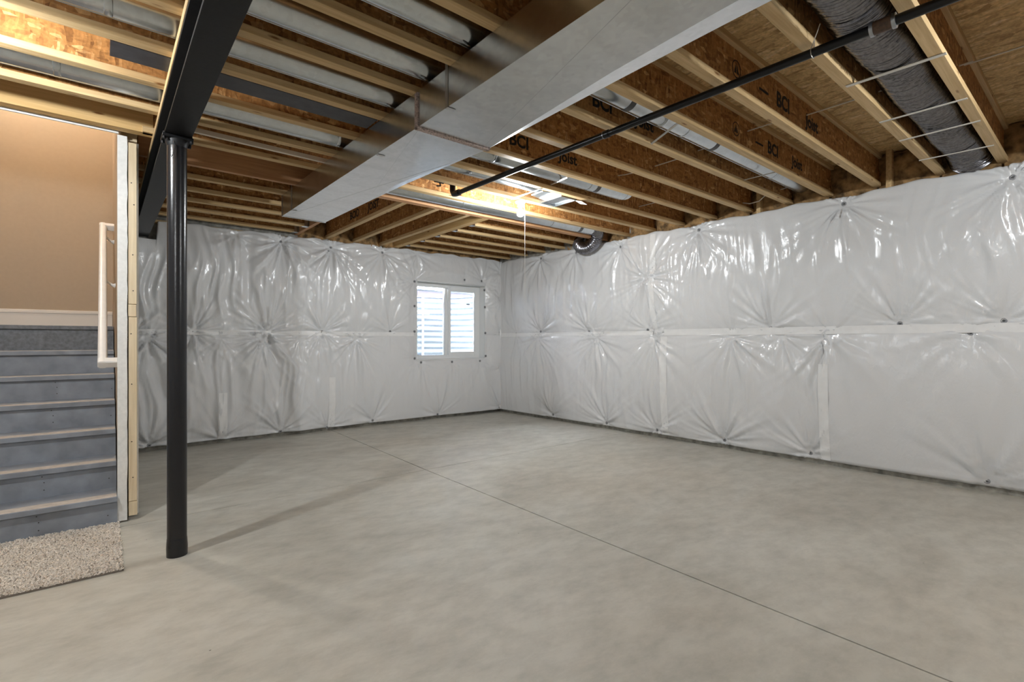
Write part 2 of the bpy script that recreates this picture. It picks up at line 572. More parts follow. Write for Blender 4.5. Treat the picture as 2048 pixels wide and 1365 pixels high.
def panel_mesh(name, u0, u1, v0, v1f, pos, hfun, step, hole=None, edge_back=0.055):
    """grid sheet; pos(u,v,h) -> xyz arrays; rim rows fold back to the wall"""
    def pieces(stops):
        out = [np.array([stops[0]])]
        for a, b in zip(stops[:-1], stops[1:]):
            n = max(2, int(round((b - a) / step)))
            out.append(np.linspace(a, b, n + 1)[1:])
        return np.concatenate(out)
    ub = [u0] + ([q for q in hole[:2] if u0 < q < u1] if hole else []) + [u1]
    u = pieces(ub); nu = len(u) - 1
    vmax = max(v1f(q) for q in u)
    vb = [v0] + ([q for q in hole[2:] if v0 < q < vmax] if hole else []) + [vmax]
    vr = pieces(vb); nv = len(vr) - 1
    vfix = vb[-2] if len(vb) > 2 else v0
    U = np.repeat(u[:, None], nv + 1, 1)
    top = np.array([v1f(q) for q in u])
    V = np.where(vr[None, :] <= vfix, vr[None, :], vfix + (vr[None, :] - vfix) / (vmax - vfix) * (top[:, None] - vfix))
    Hh = hfun(U, V)
    # fold-back rows at top and bottom
    U = np.concatenate([U[:, :1], U, U[:, -1:]], 1); V = np.concatenate([V[:, :1], V, V[:, -1:]], 1)
    Hh = np.concatenate([np.full((nu + 1, 1), -edge_back), Hh, np.full((nu + 1, 1), -edge_back)], 1)
    P = pos(U, V, Hh).reshape(-1, 3)
    nvv = nv + 3
    I, J = np.meshgrid(np.arange(nu), np.arange(nvv - 1), indexing='ij')
    if hole is not None:
        uc = (U[:-1, :-1] + U[1:, 1:]) / 2; vc = (V[:-1, :-1] + V[1:, 1:]) / 2
        keep = ~((uc > hole[0]) & (uc < hole[1]) & (vc > hole[2]) & (vc < hole[3]))
        I, J = I[keep], J[keep]
    I = I.ravel(); J = J.ravel()
    a = I * nvv + J
    q = np.stack([a, a + nvv, a + nvv + 1, a + 1], 1).astype(np.int32)
    me = bpy.data.meshes.new(name)
    me.vertices.add(len(P)); me.vertices.foreach_set('co', P.astype(np.float32).ravel())
    me.loops.add(q.size); me.loops.foreach_set('vertex_index', q.ravel())
    me.polygons.add(len(q)); me.polygons.foreach_set('loop_start', np.arange(len(q), dtype=np.int32) * 4)
    me.polygons.foreach_set('use_smooth', np.ones(len(q), bool))
    me.update(calc_edges=True); me.validate()
    return me


ZB = 1.365
# fasteners read off the photograph: (px, py, fold strength, folds, disc?)
PB = [(563, 484, .070, 30, 1), (662, 496, .070, 30, 1), (765, 506, .06, 26, 1), (470, 470, .03, 18, 0),
      (269, 665, .05, 18, 0), (386, 664, .09, 22, 1), (535, 664, .10, 24, 1), (644, 664, .05, 22, 1), (781, 664, .045, 18, 1),
      (295, 677, .09, 24, 0), (522, 677, .10, 24, 0), (713, 677, .065, 24, 0), (440, 678, .03, 20, 0), (600, 678, .02, 20, 0),
      (298, 892, .07, 24, 1), (440, 878, .05, 20, 0), (561, 864, .05, 24, 1), (655, 856, .035, 20, 1), (746, 842, .035, 20, 1), (876, 830, .035, 20, 1),
      (1000, 816, .04, 24, 1),
      (830, 563.6, .045, 20, 1), (830, 613, .02, 14, 1), (830, 664, .02, 14, 1), (830, 718, .02, 14, 1), (843, 726, .025, 16, 1),
      (905, 725, .015, 14, 1), (961, 723, .02, 16, 1), (972.5, 713, .02, 16, 1), (972, 667, .02, 14, 1), (971, 615, .02, 14, 1),
      (970, 581, .02, 14, 1), (964, 563, .03, 16, 1), (930, 560.5, .01, 14, 1), (1000, 546, .02, 16, 1), (1000, 597, .015, 14, 1),
      (1000.5, 665.5, .02, 14, 1), (1000.5, 736.5, .015, 14, 1), (835, 508, .03, 16, 0)]
PR = [(1081, 518, .05, 26, 1), (1151, 506, .03, 20, 1), (1240, 494, .045, 24, 1), (1397, 461, .05, 30, 1), (1687, 408.5, .045, 34, 1), (2025, 355, .055, 36, 1),
      (1293, 557, .085, 26, 0), (1031, 668.5, .015, 16, 1), (1080, 664, .045, 24, 1), (1177, 663.5, .04, 24, 1), (1294, 661, .035, 22, 1),
      (1540.5, 657, .045, 30, 1), (1799, 648, .03, 30, 1), (2007, 642, .03, 30, 1), (1941, 666.5, .045, 30, 1),
      (1076, 677, .055, 24, 0), (1194, 676.5, .06, 24, 0), (1308, 676, .045, 22, 0), (1464, 674, .05, 28, 0), (1565, 672, .03, 26, 0), (1660, 672, .065, 30, 0),
      (1105, 830, .035, 24, 1), (1212, 847, .045, 26, 1), (1313, 861, .05, 26, 1), (1448, 881, .05, 28, 1), (1620, 907, .035, 26, 1), (1973, 964, .045, 30, 1)]


def yb(x):
    return 6.93 - 0.05 * np.clip((np.asarray(x, float) - 4.0) / 1.4, 0, 1)


def xr(y, z):
    t = np.clip((6.9 - np.asarray(y, float)) / 6.4, 0, 1.5); s = np.clip(np.asarray(z, float) / 2.65, 0, 1)
    return (5.42 + 0.22 * t) * (1 - s) + (5.425 + 0.04 * t) * s


pins_b, disc_b = [], []
for px, py, amp, n, d in PB:
    p = aty(px, py, 6.93); p = aty(px, py, float(yb(p.x)))
    pins_b.append((p.x, p.z, amp, int(n * 1.5)))
    if d: disc_b.append((p.x, p.z))
pins_r, disc_r = [], []
for px, py, amp, n, d in PR:
    p = atx(px, py, 5.45)
    for _ in range(4):
        p = atx(px, py, float(xr(p.y, p.z)))
    pins_r.append((p.y, p.z, amp, int(n * 1.5)))
    if d: disc_r.append((p.y, p.z))

ZTB = lambda x: 2.40 if x < 0.475 else 2.625 + 0.035 * min(1, max(0, (x - 0.6) / 3)) + 0.008 * math.sin(9 * x) + 0.006 * math.sin(23 * x)
ZTR = lambda y: 2.635 + 0.010 * math.sin(7 * y) + 0.006 * math.sin(19 * y)


def fold_b(U, V):
    a = np.clip((3.3 - U) / 1.5, 0.12, 1.0) * 1.5
    return a


def fold_r(U, V):
    return np.where(V > ZB, 0.60, 0.50)


hb = lambda U, V: blanket_height(U, V, pins_b, 2.64, ZB, fold_b, (WX0, WX1, WZ0, WZ1))
hr = lambda U, V: blanket_height(U, V, pins_r, 2.64, ZB, fold_r)
pos_b = lambda U, V, Hh: np.stack([U, yb(U) - Hh + 0.02, V], -1)
pos_r = lambda U, V, Hh: np.stack([xr(U, V) - Hh + 0.02, U, V], -1)
ZLOW = 0.052
panels = []
STEP = 0.0145


def add_panel(nm, wall, me):
    me.materials.append(MATS['plastic_sheet'])
    o = put('insulation_panel', me, wall)
    panels.append(o)
    return o


hole = (WX0, WX1, WZ0, WZ1)
xs_low = [0.24, aty(445, 800, 6.93).x, aty(660, 800, 6.93).x, 5.44]
bu = add_panel('b', wall_back, panel_mesh('insulation_panel', 0.24, 4.36, ZB - 0.01, ZTB, pos_b, hb, STEP, hole))
bu2 = add_panel('b', wall_back, panel_mesh('insulation_panel', 4.36, 5.44, ZB - 0.01, ZTB, pos_b, hb, STEP, hole))
bl = [add_panel('b', wall_back, panel_mesh('insulation_panel', xs_low[i], xs_low[i + 1], ZLOW, lambda q: ZB, pos_b, hb, STEP, hole)) for i in range(3)]
ys_up = [6.93, 3.77, 0.30, -1.6, YW0]
ys_lo = [6.93, 3.66, 1.84, -0.3, YW0]
ru = [add_panel('r', wall_right, panel_mesh('insulation_panel', ys_up[i + 1], ys_up[i], ZB - 0.01, ZTR, pos_r, hr, STEP if i < 2 else 0.04)) for i in range(4)]
rl = [add_panel('r', wall_right, panel_mesh('insulation_panel', ys_lo[i + 1], ys_lo[i], ZLOW, lambda q: ZB, pos_r, hr, STEP if i < 2 else 0.03)) for i in range(4)]

# seam tape: strips that lie on the sheets
def strip(wall, name, pts_w, mat='tape_white'):
    """pts_w: list of (left point, right point) pairs"""
    mb = MB()
    for a, b in pts_w:
        mb.v += [tuple(a), tuple(b)]
    for i in range(len(pts_w) - 1):
        mb.f.append((2 * i, 2 * i + 1, 2 * i + 3, 2 * i + 2)); mb.mi.append(0)
    me = mb.mesh(name, mat, smooth=True)
    o = put(name, me, wall)
    sm = o.modifiers.new('thickness', 'SOLIDIFY'); sm.thickness = 0.0015; sm.offset = 0
    return o


def surf_b(x, z, d=0.0):
    h = float(hb(np.array([[x]]), np.array([[z]]))[0, 0])
    return pos_b(np.array(x), np.array(z), np.array(h + d))


def surf_r(y, z, d=0.0):
    h = float(hr(np.array([[y]]), np.array([[z]]))[0, 0])
    return pos_r(np.array(y), np.array(z), np.array(h + d))


def grid_h(fn, us, vs):
    U, V = np.meshgrid(us, vs, indexing='ij')
    return fn(U, V)


def sheet_strip(wall, fn, pos, u, v, name, proud, flat):
    """grid strip lying on the sheet; flat = share of the sheet's relief it bridges"""
    U, V = np.meshgrid(u, v, indexing='ij')
    Hs = fn(U, V)
    ax = 1 if len(v) < len(u) else 0
    Hm = Hs.mean(axis=ax, keepdims=True)
    Hs = Hs * (1 - flat) + Hm * flat + flat * 0.004 + proud
    P = pos(U, V, Hs).reshape(-1, 3)
    mb = MB(); mb.v = [tuple(p) for p in P]
    n = len(v)
    for i in range(len(u) - 1):
        for k in range(n - 1):
            a = i * n + k
            mb.f.append((a, a + n, a + n + 1, a + 1)); mb.mi.append(0)
    return put(name, mb.mesh(name, 'tape_white', smooth=True, autosmooth=180), wall)


def hstrip(wall, fn, pos, u0, u1, z0, z1, name='seam_tape', proud=0.003, wob=0.0, flat=0.5):
    return sheet_strip(wall, fn, pos, np.linspace(u0, u1, max(3, int(abs(u1 - u0) / 0.025))), np.linspace(z0, z1, 6), name, proud, flat)


def vstrip(wall, fn, pos, u0, u1, z0, z1, name='seam_tape', proud=0.003, flat=0.3):
    return sheet_strip(wall, fn, pos, np.linspace(u0, u1, 6), np.linspace(z0, z1, max(8, int(abs(z1 - z0) / 0.025))), name, proud, flat)


hstrip(wall_right, hr, pos_r, 3.62, -4.0, 1.318, 1.396, proud=0.005, flat=0.9)
hstrip(wall_right, hr, pos_r, 6.86, 3.80, 1.325, 1.385, proud=0.003)
hstrip(wall_back, hb, pos_b, 0.28, 3.74, 1.325, 1.385, proud=0.003, wob=0.006)
vstrip(wall_right, hr, pos_r, 3.72, 3.80, 1.40, 2.62)
vstrip(wall_right, hr, pos_r, 3.58, 3.68, 0.06, 1.31)
vstrip(wall_right, hr, pos_r, 1.795, 1.885, 0.06, 1.02)
vstrip(wall_back, hb, pos_b, xs_low[1] - 0.05, xs_low[1] + 0.045, 0.06, 0.62)
vstrip(wall_back, hb, pos_b, xs_low[2] - 0.03, xs_low[2] + 0.06, 0.06, 0.75)
# corner tape
cz = np.linspace(0.06, 2.62, 60)
strip(wall_right, 'corner_tape', [((5.385, 6.89 - 0.004, z), (5.418, 6.865, z)) for z in cz])

# fasteners (washers) pressed into the sheet
fm = MB().lathe([(0.023, -0.004), (0.023, 0.001), (0.020, 0.003), (0.0145, 0.003), (0.012, -0.001)], 14).mesh('fastener', 'washer_grey', smooth=True)
fc = MB().lathe([(0.010, -0.006), (0.010, 0.0), (0.006, 0.004), (0.002, 0.005)], 10).mesh('pin_head', 'washer_dark', smooth=True)


def owner(lst_low, lst_up, cuts_low, cuts_up, u, z):
    lst, cuts = (lst_up, cuts_up) if z > ZB else (lst_low, cuts_low)
    for i in range(len(lst)):
        a, b = sorted((cuts[i], cuts[i + 1]))
        if a <= u <= b:
            return lst[i]
    return lst[-1]


for x, z in disc_b:
    p = surf_b(x, z, 0.003)
    own = owner(bl, [bu, bu2], xs_low, [0.24, 4.36, 5.44], x, z)
    sc = 0.95
    f = put('fastener', fm, own, p, (math.radians(90), 0, 0)); f.scale = (sc,) * 3
    c = put('pin_head', fc, own, p, (math.radians(90), 0, 0)); c.scale = (sc,) * 3
for y, z in disc_r:
    p = surf_r(y, z, 0.003)
    own = owner(rl, ru, ys_lo, ys_up, y, z)
    f = put('fastener', fm, own, p, (0, math.radians(-90), 0))
    c = put('pin_head', fc, own, p, (0, math.radians(-90), 0))

# ------------------------------------------------------------------ window and its well
window = thing('window_1', 'white vinyl sliding basement window looking into a steel well', 'window', (0, 0, 0), kind='structure')
YF = 7.065
# reveal lining
mb = MB()
mb.quad_box(WX0 - 0.01, WX0 + 0.004, 6.93, 7.25, WZ0, WZ1).quad_box(WX1 - 0.004, WX1 + 0.012, 6.915, 7.25, WZ0, WZ1)
mb.quad_box(WX0, WX1, 6.925, 7.25, WZ0 - 0.01, WZ0 + 0.004).quad_box(WX0, WX1, 6.925, 7.25, WZ1 - 0.004, WZ1 + 0.012)
mb.build('reveal', 'vinyl', window)
fx0, fx1, fz0, fz1 = WX0 + 0.004, WX1 - 0.004, WZ0 + 0.004, WZ1 - 0.004
fw = 0.062
mb = MB()
mb.quad_box(fx0, fx0 + fw, YF, YF + 0.09, fz0, fz1).quad_box(fx1 - 0.03, fx1, YF, YF + 0.09, fz0, fz1)
mb.quad_box(fx0 + fw, fx1 - 0.03, YF, YF + 0.09, fz0, fz0 + fw).quad_box(fx0 + fw, fx1 - 0.03, YF, YF + 0.09, fz1 - fw, fz1)
mb.build('frame', 'vinyl', window, bevel=0.004)
XM = aty(897, 640, YF).x        # meeting rail
sx0, sx1, sz0, sz1 = XM - 0.005, fx1 - 0.03, fz0 + 0.035, fz1 - 0.035
mb = MB()
mb.quad_box(sx0, sx0 + 0.048, YF - 0.006, YF + 0.035, sz0, sz1).quad_box(sx1 - 0.085, sx1, YF - 0.006, YF + 0.035, sz0, sz1)
mb.quad_box(sx0 + 0.048, sx1 - 0.085, YF - 0.006, YF + 0.035, sz0, sz0 + 0.075).quad_box(sx0 + 0.048, sx1 - 0.085, YF - 0.006, YF + 0.035, sz1 - 0.075, sz1)
sash = mb.build('sash', 'vinyl', window, bevel=0.003)
box('pane', 'pane_glass', (sx0 + 0.046, sx1 - 0.083, YF + 0.012, YF + 0.016, sz0 + 0.073, sz1 - 0.073), sash)
mb = MB()
mb.quad_box(XM - 0.062, XM - 0.012, YF + 0.012, YF + 0.08, fz0 + fw, fz1 - fw)
mull = mb.build('mullion', 'vinyl', window, bevel=0.004)
box('pane', 'pane_glass', (fx0 + fw - 0.002, XM - 0.06, YF + 0.05, YF + 0.054, fz0 + fw - 0.002, fz1 - fw + 0.002), window)
for pyy in (606, 677):
    z = aty(896, pyy, YF).z
    MB().quad_box(-0.008, 0.008, -0.012, 0, -0.035, 0.035).build('latch', 'vinyl', window, (XM - 0.012, YF - 0.004, z), bevel=0.003)
p = aty(937, 610, YF)
box('glass_sticker', 'sticker', (p.x - 0.035, p.x + 0.035, YF + 0.0105, YF + 0.0118, p.z - 0.012, p.z + 0.012), window)

well = thing('window_well', 'corrugated galvanised steel window well outside the basement window', 'window well', (4.44, 7.25, 0.55))
WR, WD = 0.80, 0.86
mbv = MB(); na, nz = 40, 150
zt = 2.06 - 0.55
for i in range(na + 1):
    t = math.pi * i / na
    for j in range(nz + 1):
        z = zt * j / nz
        am = 0.008 * math.sin(2 * math.pi * z / 0.104)
        # flat back with rounded sides
        cx, sy = math.cos(t), math.sin(t)
        r = (abs(cx) ** 3 + abs(sy) ** 3) ** (-1 / 3)
        mbv.v.append(((WR + am) * cx * r, (WD + am) * sy * r, z))
for i in range(na):
    for j in range(nz):
        a = i * (nz + 1) + j
        mbv.f.append((a, a + nz + 1, a + nz + 2, a + 1)); mbv.mi.append(0)
shell = mbv.build('corrugated_shell', 'well_steel', well, smooth=True, autosmooth=80)
sm = shell.modifiers.new('thickness', 'SOLIDIFY'); sm.thickness = 0.003
pts = []
for i in range(na + 1):
    t = math.pi * i / na
    cx, sy = math.cos(t), math.sin(t); r = (abs(cx) ** 3 + abs(sy) ** 3) ** (-1 / 3)
    pts.append((WR * cx * r, WD * sy * r, zt))
MB().tube(pts, 0.012, 8).build('rim', 'well_steel', well, smooth=True)
MB().prism([(p[0], p[1]) for p in pts], 0.0, 0.06).build('gravel_bed', 'gravel', well)
# ladder fixed on the well wall
lad = aty(848, 650, 8.02)
lx = lad.x - 4.44
MB().quad_box(-0.02, 0.02, -0.012, 0.0, 0.2, zt).build('ladder_rail', 'ladder_white', well, (lx, 0.82, 0))
for zz in (0.42, 0.95, 1.2):
    MB().quad_box(-0.12, 0.12, -0.03, 0.0, -0.012, 0.012).build('rung', 'ladder_white', well, (lx, 0.81, zz))
# cover of expanded mesh over the well
cover = thing('well_cover', 'dark metal grate lying over the window well outside', 'grate', (4.44, 7.25, 2.077))
mb = MB()
for k in range(-33, 34):
    mb.quad_box(k * 0.025 - 0.002, k * 0.025 + 0.002, 0.0, 0.92, 0.0, 0.012)
for k in range(0, 37):
    mb.quad_box(-0.84, 0.84, k * 0.025 - 0.002, k * 0.025 + 0.002, 0.001, 0.011)
tag(mb.build('mesh_grid', 'grate_dark', cover), kind='stuff')
mb = MB()
mb.quad_box(-0.86, 0.86, 0.90, 0.93, -0.004, 0.03).quad_box(-0.86, 0.86, -0.0, 0.03, -0.004, 0.03)
mb.quad_box(-0.86, -0.83, 0.03, 0.90, -0.004, 0.03).quad_box(0.83, 0.86, 0.03, 0.90, -0.004, 0.03)
mb.build('cover_frame', 'well_steel', cover)
# soil around the well
mb = MB()
mb.quad_box(-3, 3.6, 7.25, 8.2 - 0.0, -0.2, 0.5)
ground = MB().quad_box(0.2, 4.44 - 0.90, 7.25, 12, 1.0, 2.02).quad_box(4.44 + 0.90, 9, 7.25, 12, 1.0, 2.02).quad_box(4.44 - 0.90, 4.44 + 0.90, 8.22, 12, 1.0, 2.02).build('ground', 'soil')
tag(ground, 'dark soil around the window well outside', 'ground', kind='structure')

# ------------------------------------------------------------------ ceiling: subfloor sheets, joists, headers
OX0, OX1, OY0, OY1 = -1.06, 0.09, 4.34, 7.0      # stair opening
mb = MB()
mb.quad_box(XW0 - 0.2, 6.05, YW0 - 0.2, OY0, ZS + 0.02, ZS + 0.10).quad_box(OX1 + 0.1, 6.05, OY0, 7.25, ZS + 0.02, ZS + 0.10)
ceiling = mb.build('ceiling', 'osb_web')
tag(ceiling, 'open basement ceiling of wood joists under strand board subfloor', 'ceiling', kind='structure')
# sheets 1.22 x 2.44
yy = YW0 - 0.1; row = 0
while yy < 7.2:
    y1 = min(yy + 1.22, 7.22)
    xx = XW0 - 0.1 - (0.9 if row % 2 else 0)
    while xx < 6.0:
        x0, x1 = max(xx, XW0 - 0.1), min(xx + 2.44, 6.0)
        xx += 2.44
        if x1 - x0 < 0.05: continue
        segs = [(x0, x1, yy, y1)]
        if y1 > OY0 and x0 < OX1 + 0.1:
            segs = []
            if yy < OY0 - 0.05: segs.append((x0, x1, yy, OY0))
            if x1 > OX1 + 0.15: segs.append((max(x0, OX1 + 0.1), x1, max(yy, OY0), y1))
        for (a, b, c, d) in segs:
            box('subfloor_panel', 'osb_subfloor', (a + 0.0015, b - 0.0015, c + 0.0015, d - 0.0015, ZS, ZS + 0.019), ceiling)
    yy += 1.22; row += 1

FW, FT, WT = 0.060, 0.038, 0.0095


def ijoist(x0, x1, yfar, axis='x'):
    """yfar: far (or, for axis y, right) edge of the flange; returns the joist"""
    L = x1 - x0
    mid = (x0 + x1) / 2; c = yfar - FW / 2
    loc = (mid, c, H) if axis == 'x' else (c, mid, H)
    j = put('joist', None, ceiling, loc, (0, 0, 0 if axis == 'x' else math.radians(-90)))
    MB().quad_box(-L / 2, L / 2, -WT / 2, WT / 2, FT - 0.004, JD - FT + 0.004).build('web', 'osb_web', j)
    MB().quad_box(-L / 2, L / 2, -FW / 2, FW / 2, 0, FT).build('bottom_flange', 'pine', j, bevel=0.002)
    MB().quad_box(-L / 2, L / 2, -FW / 2, FW / 2, JD - FT, JD).build('top_flange', 'pine', j, bevel=0.002)
    return j


XE = 5.60
J = {}
for yf in (-3.95, -3.53, -3.11, -2.7, -2.28, -1.86, -1.45, -1.03, -0.62, -0.22, 0.18):
    ijoist(XW0, XE + 0.1, yf)
for k, yf in (('r0', 0.60), ('r1', 0.98), ('r2', 1.43), ('r3', 1.825), ('r4', 2.19), ('r5', 2.605), ('r6', 3.02), ('r7', 3.435), ('r8', 3.85)):
    J[k] = ijoist(XW0, XE + 0.05, yf)
J['r9'] = ijoist(0.21, XE, 4.255)
for k, yf in (('m6', 5.18), ('m7', 5.61), ('m8', 6.03), ('m9', 6.455), ('m10', 6.88)):
    J[k] = ijoist(0.21, 1.982, yf)
for k, yf in (('s1', 5.085), ('s2', 5.475), ('s3', 5.905), ('s4', 6.32), ('s5', 6.76)):
    J[k] = ijoist(3.50, XE - 0.06, yf)
for k, xf in (('y1', 2.44), ('y2', 2.83), ('y3', 3.235)):
    J[k] = ijoist(4.67, 7.0, xf, 'y')


def lumber(name, mat, x0, x1, y0, y1, z0=H, z1=ZS, axis='x', parent=ceiling):
    c = ((x0 + x1) / 2, (y0 + y1) / 2, (z0 + z1) / 2)
    hx, hy, hz = (x1 - x0) / 2, (y1 - y0) / 2, (z1 - z0) / 2
    if axis == 'x':
        return MB().quad_box(-hx, hx, -hy, hy, -hz, hz).build(name, mat, parent, c, bevel=0.002)
    return MB().quad_box(-hy, hy, -hx, hx, -hz, hz).build(name, mat, parent, c, (0, 0, math.radians(90)), bevel=0.002)


lumber('header', 'lumber_red', 0.21, 1.985, 4.745, 4.79)
lumber('header', 'lumber_red', 2.032, XE, 4.585, 4.625)
lumber('header', 'lumber_red', 2.032, 5.50, 4.627, 4.668)
lumber('trimmer', 'lumber_red', 1.985, 2.030, 4.50, 7.0, axis='y')
lumber('trimmer', 'lumber_yellow', 3.405, 3.448, 4.67, 7.0, axis='y')
lumber('trimmer', 'lumber_yellow', 3.450, 3.495, 4.67, 7.0, axis='y')
# header over the stair opening
lumber('stair_header', 'lumber_yellow', -1.2, 0.27, 4.215, 4.255)
lumber('stair_header', 'lumber_yellow', -1.2, 0.27, 4.257, 4.297)
lumber('stair_header_drywall', 'drywall_edge', -1.06, 0.085, 4.325, 4.34, 2.668, 4.6)
# blocking posts on the rim beside the wall
for px, yb0 in ((1780, None), (1520, None)):
    p = atx(px, 330, 5.50)
    lumber('blocking', 'pine', 5.46, 5.52, p.y - 0.022, p.y + 0.022, 2.55, ZS)
# joist hangers
for k in ('m9', 'm10', 'm8', 'm7'):
    yc = J[k].location.y
    mb = MB()
    mb.quad_box(-0.075, 0.0, -0.033, 0.033, -0.002, 0.0).quad_box(-0.05, 0.0, -0.034, -0.032, 0, 0.14).quad_box(-0.05, 0.0, 0.032, 0.034, 0, 0.14)
    mb.quad_box(-0.003, 0.0, -0.065, -0.032, 0, 0.13).quad_box(-0.003, 0.0, 0.032, 0.065, 0, 0.13)
    mb.build('joist_hanger', 'galvanised', ceiling, (1.983, yc, H))
for k in ('s1', 's2', 's3', 's4', 's5'):
    yc = J[k].location.y
    mb = MB()
    mb.quad_box(0.0, 0.06, -0.033, 0.033, -0.002, 0.0).quad_box(0.0, 0.05, -0.034, -0.032, 0, 0.14).quad_box(0.0, 0.05, 0.032, 0.034, 0, 0.14)
    mb.build('joist_hanger', 'galvanised', ceiling, (3.497, yc, H))

# stamped lettering on the webs
FONT_CACHE = {}


def text_mesh(body, size):
    if (body, size) in FONT_CACHE:
        return FONT_CACHE[(body, size)]
    cu = bpy.data.curves.new('lettering', 'FONT')
    cu.body = body; cu.size = size; cu.extrude = 0.0004; cu.resolution_u = 3; cu.offset = size * 0.03
    ob = bpy.data.objects.new('lettering', cu); COL.objects.link(ob)
    dg = bpy.context.evaluated_depsgraph_get()
    me = bpy.data.meshes.new_from_object(ob.evaluated_get(dg))
    bpy.data.objects.remove(ob, do_unlink=True)
    me.materials.clear(); me.materials.append(MATS['ink'])
    FONT_CACHE[(body, size)] = me
    return me


emb = MB()
emb.lathe([(0.052, 0), (0.052, 0.0008), (0.046, 0.0008), (0.046, 0)], 28)
emb.f = [f for f in emb.f if len(f) == 4]; emb.mi = [0] * len(emb.f)
for tri in (((-0.030, -0.026), (-0.004, -0.026), (-0.004, 0.036)), ((0.004, -0.026), (0.030, -0.026), (0.004, 0.030))):
    o = len(emb.v); emb.v += [(a, b, 0.0006) for a, b in tri]; emb.f.append((o, o + 1, o + 2)); emb.mi.append(0)
emb_me = emb.mesh('emblem', 'ink')


def letter(j, body, px, py, size=0.105, sx=1.0, zoff=None):
    """stamp on the near face of a joist web along x; px,py = lower left corner"""
    yw = j.location.y - WT / 2 - 0.0008
    p = aty(px, py, yw)
    z = H + 0.105 if zoff is None else H + zoff
    loc = Vector((p.x, yw, z)) - j.location
    if body == 'emblem':
        o = put('emblem', emb_me, j, loc + Vector((0, 0, 0.045)), (math.radians(90), 0, 0)); o.scale = (sx, 1, 1)
    else:
        o = put('lettering', text_mesh(body, size), j, loc, (math.radians(90), 0, 0)); o.scale = (sx, 1, 1)
    return o


for k, e, d, b, s in (('r3', (1472, 252), (1512, 275), (1535, 290), (1584, 320)), ('r2', (1473, 118), (1519, 160), (1553, 190), (1612, 243)),
                      ('r4', None, None, (1184, 215), (1270, 250)), ('r6', None, None, (1018, 290), (1118, 318)), ('r5', None, None, None, None)):
    if b is None: continue
    if e: letter(J[k], 'emblem', *e)
    if d: letter(J[k], '—', *d, size=0.12)
    letter(J[k], 'BCI', *b, size=0.135)
    letter(J[k], 'Joist', *s, size=0.125)
# on the short joist that meets the back wall (its face looks along -x)
jy = J['y1']
xw = jy.location.x - WT / 2 - 0.0008
for body, px, py in (('BCI\u00ae', 700, 440), ('JOIST', 736, 420)):
    p = atx(px, py, xw)
    put('lettering', text_mesh(body, 0.125), jy, jy.matrix_local.inverted() @ Vector((xw, p.y, H + 0.10)), (math.radians(90), 0, 0))

# rim insulation between the joists, bulging brown batts
def batt(p0, p1, q, axis, parent):
    """lumpy pillow filling a bay at the wall"""
    n, m = 10, 7
    L = p1 - p0
    mb = MB()
    for i in range(n + 1):
        for k in range(m + 1):
            a, b = i / n, k / m
            d = 0.06 * (math.sin(math.pi * a) * math.sin(math.pi * b)) ** 0.5 + random.uniform(-0.018, 0.018)
            u = p0 + L * a; z = 2.60 + (ZS - 2.61) * b
            mb.v.append((q - d, u, z) if axis == 'x' else (u, q - d, z))
    for i in range(n):
        for k in range(m):
            a = i * (m + 1) + k
            mb.f.append((a, a + m + 1, a + m + 2, a + 1)); mb.mi.append(0)
    o = len(mb.v)
    x = 0.07
    c = [(q + x, p0, 2.60), (q + x, p1, 2.60), (q + x, p1, ZS - 0.01), (q + x, p0, ZS - 0.01)] if axis == 'x' else [(p0, q + x, 2.60), (p1, q + x, 2.60), (p1, q + x, ZS - 0.01), (p0, q + x, ZS - 0.01)]
    mb.v += c; mb.f.append((o, o + 1, o + 2, o + 3)); mb.mi.append(0)
    return mb.build('insulation_batt', 'batt', parent, smooth=True, autosmooth=180)


edges = [-0.22, 0.18, 0.60, 0.98, 1.43, 1.825, 2.19, 2.605, 3.02, 3.435, 3.85, 4.255, 4.668, 5.085, 5.475, 5.905, 6.32, 6.76, 6.95]
for a, b in zip(edges[:-1], edges[1:]):
    if b - FW - a > 0.05:
        batt(a - 0.02, b - 0.035, 5.57, 'x', wall_right)
for a, b in ((2.03, 2.40), (2.44, 2.79), (2.83, 3.195), (3.235, 3.42), (3.495, 5.5)):
    batt(a - 0.005, b, 6.99, 'y', wall_back)
box('rim_board', 'osb_web', (5.62, 5.66, -4.2, 7.1, 2.60, ZS), wall_right)
box('rim_board', 'osb_web', (0.2, 5.6, 7.06, 7.10, 2.60, ZS), wall_back)
box('sill_plate', 'pine', (0.2, 5.5, 6.98, 7.02, 2.60, 2.64), wall_back)

# ------------------------------------------------------------------ steel beam and column
beam = thing('steel_beam', 'black steel I-beam carrying the joists above the column', 'beam', (0.337, 0, 2.435), kind='thing')
YB0, YB1 = YW0, 7.06
BW = 0.066
MB().quad_box(-BW, BW, YB0, YB1, 0, 0.012).build('bottom_flange', 'black_steel', beam, bevel=0.0015)
MB().quad_box(-BW, BW, YB0, YB1, 0.190, 0.202).build('top_flange', 'black_steel', beam, bevel=0.0015)
MB().quad_box(-0.0045, 0.0045, YB0, YB1, 0.011, 0.191).build('web', 'black_steel', beam)
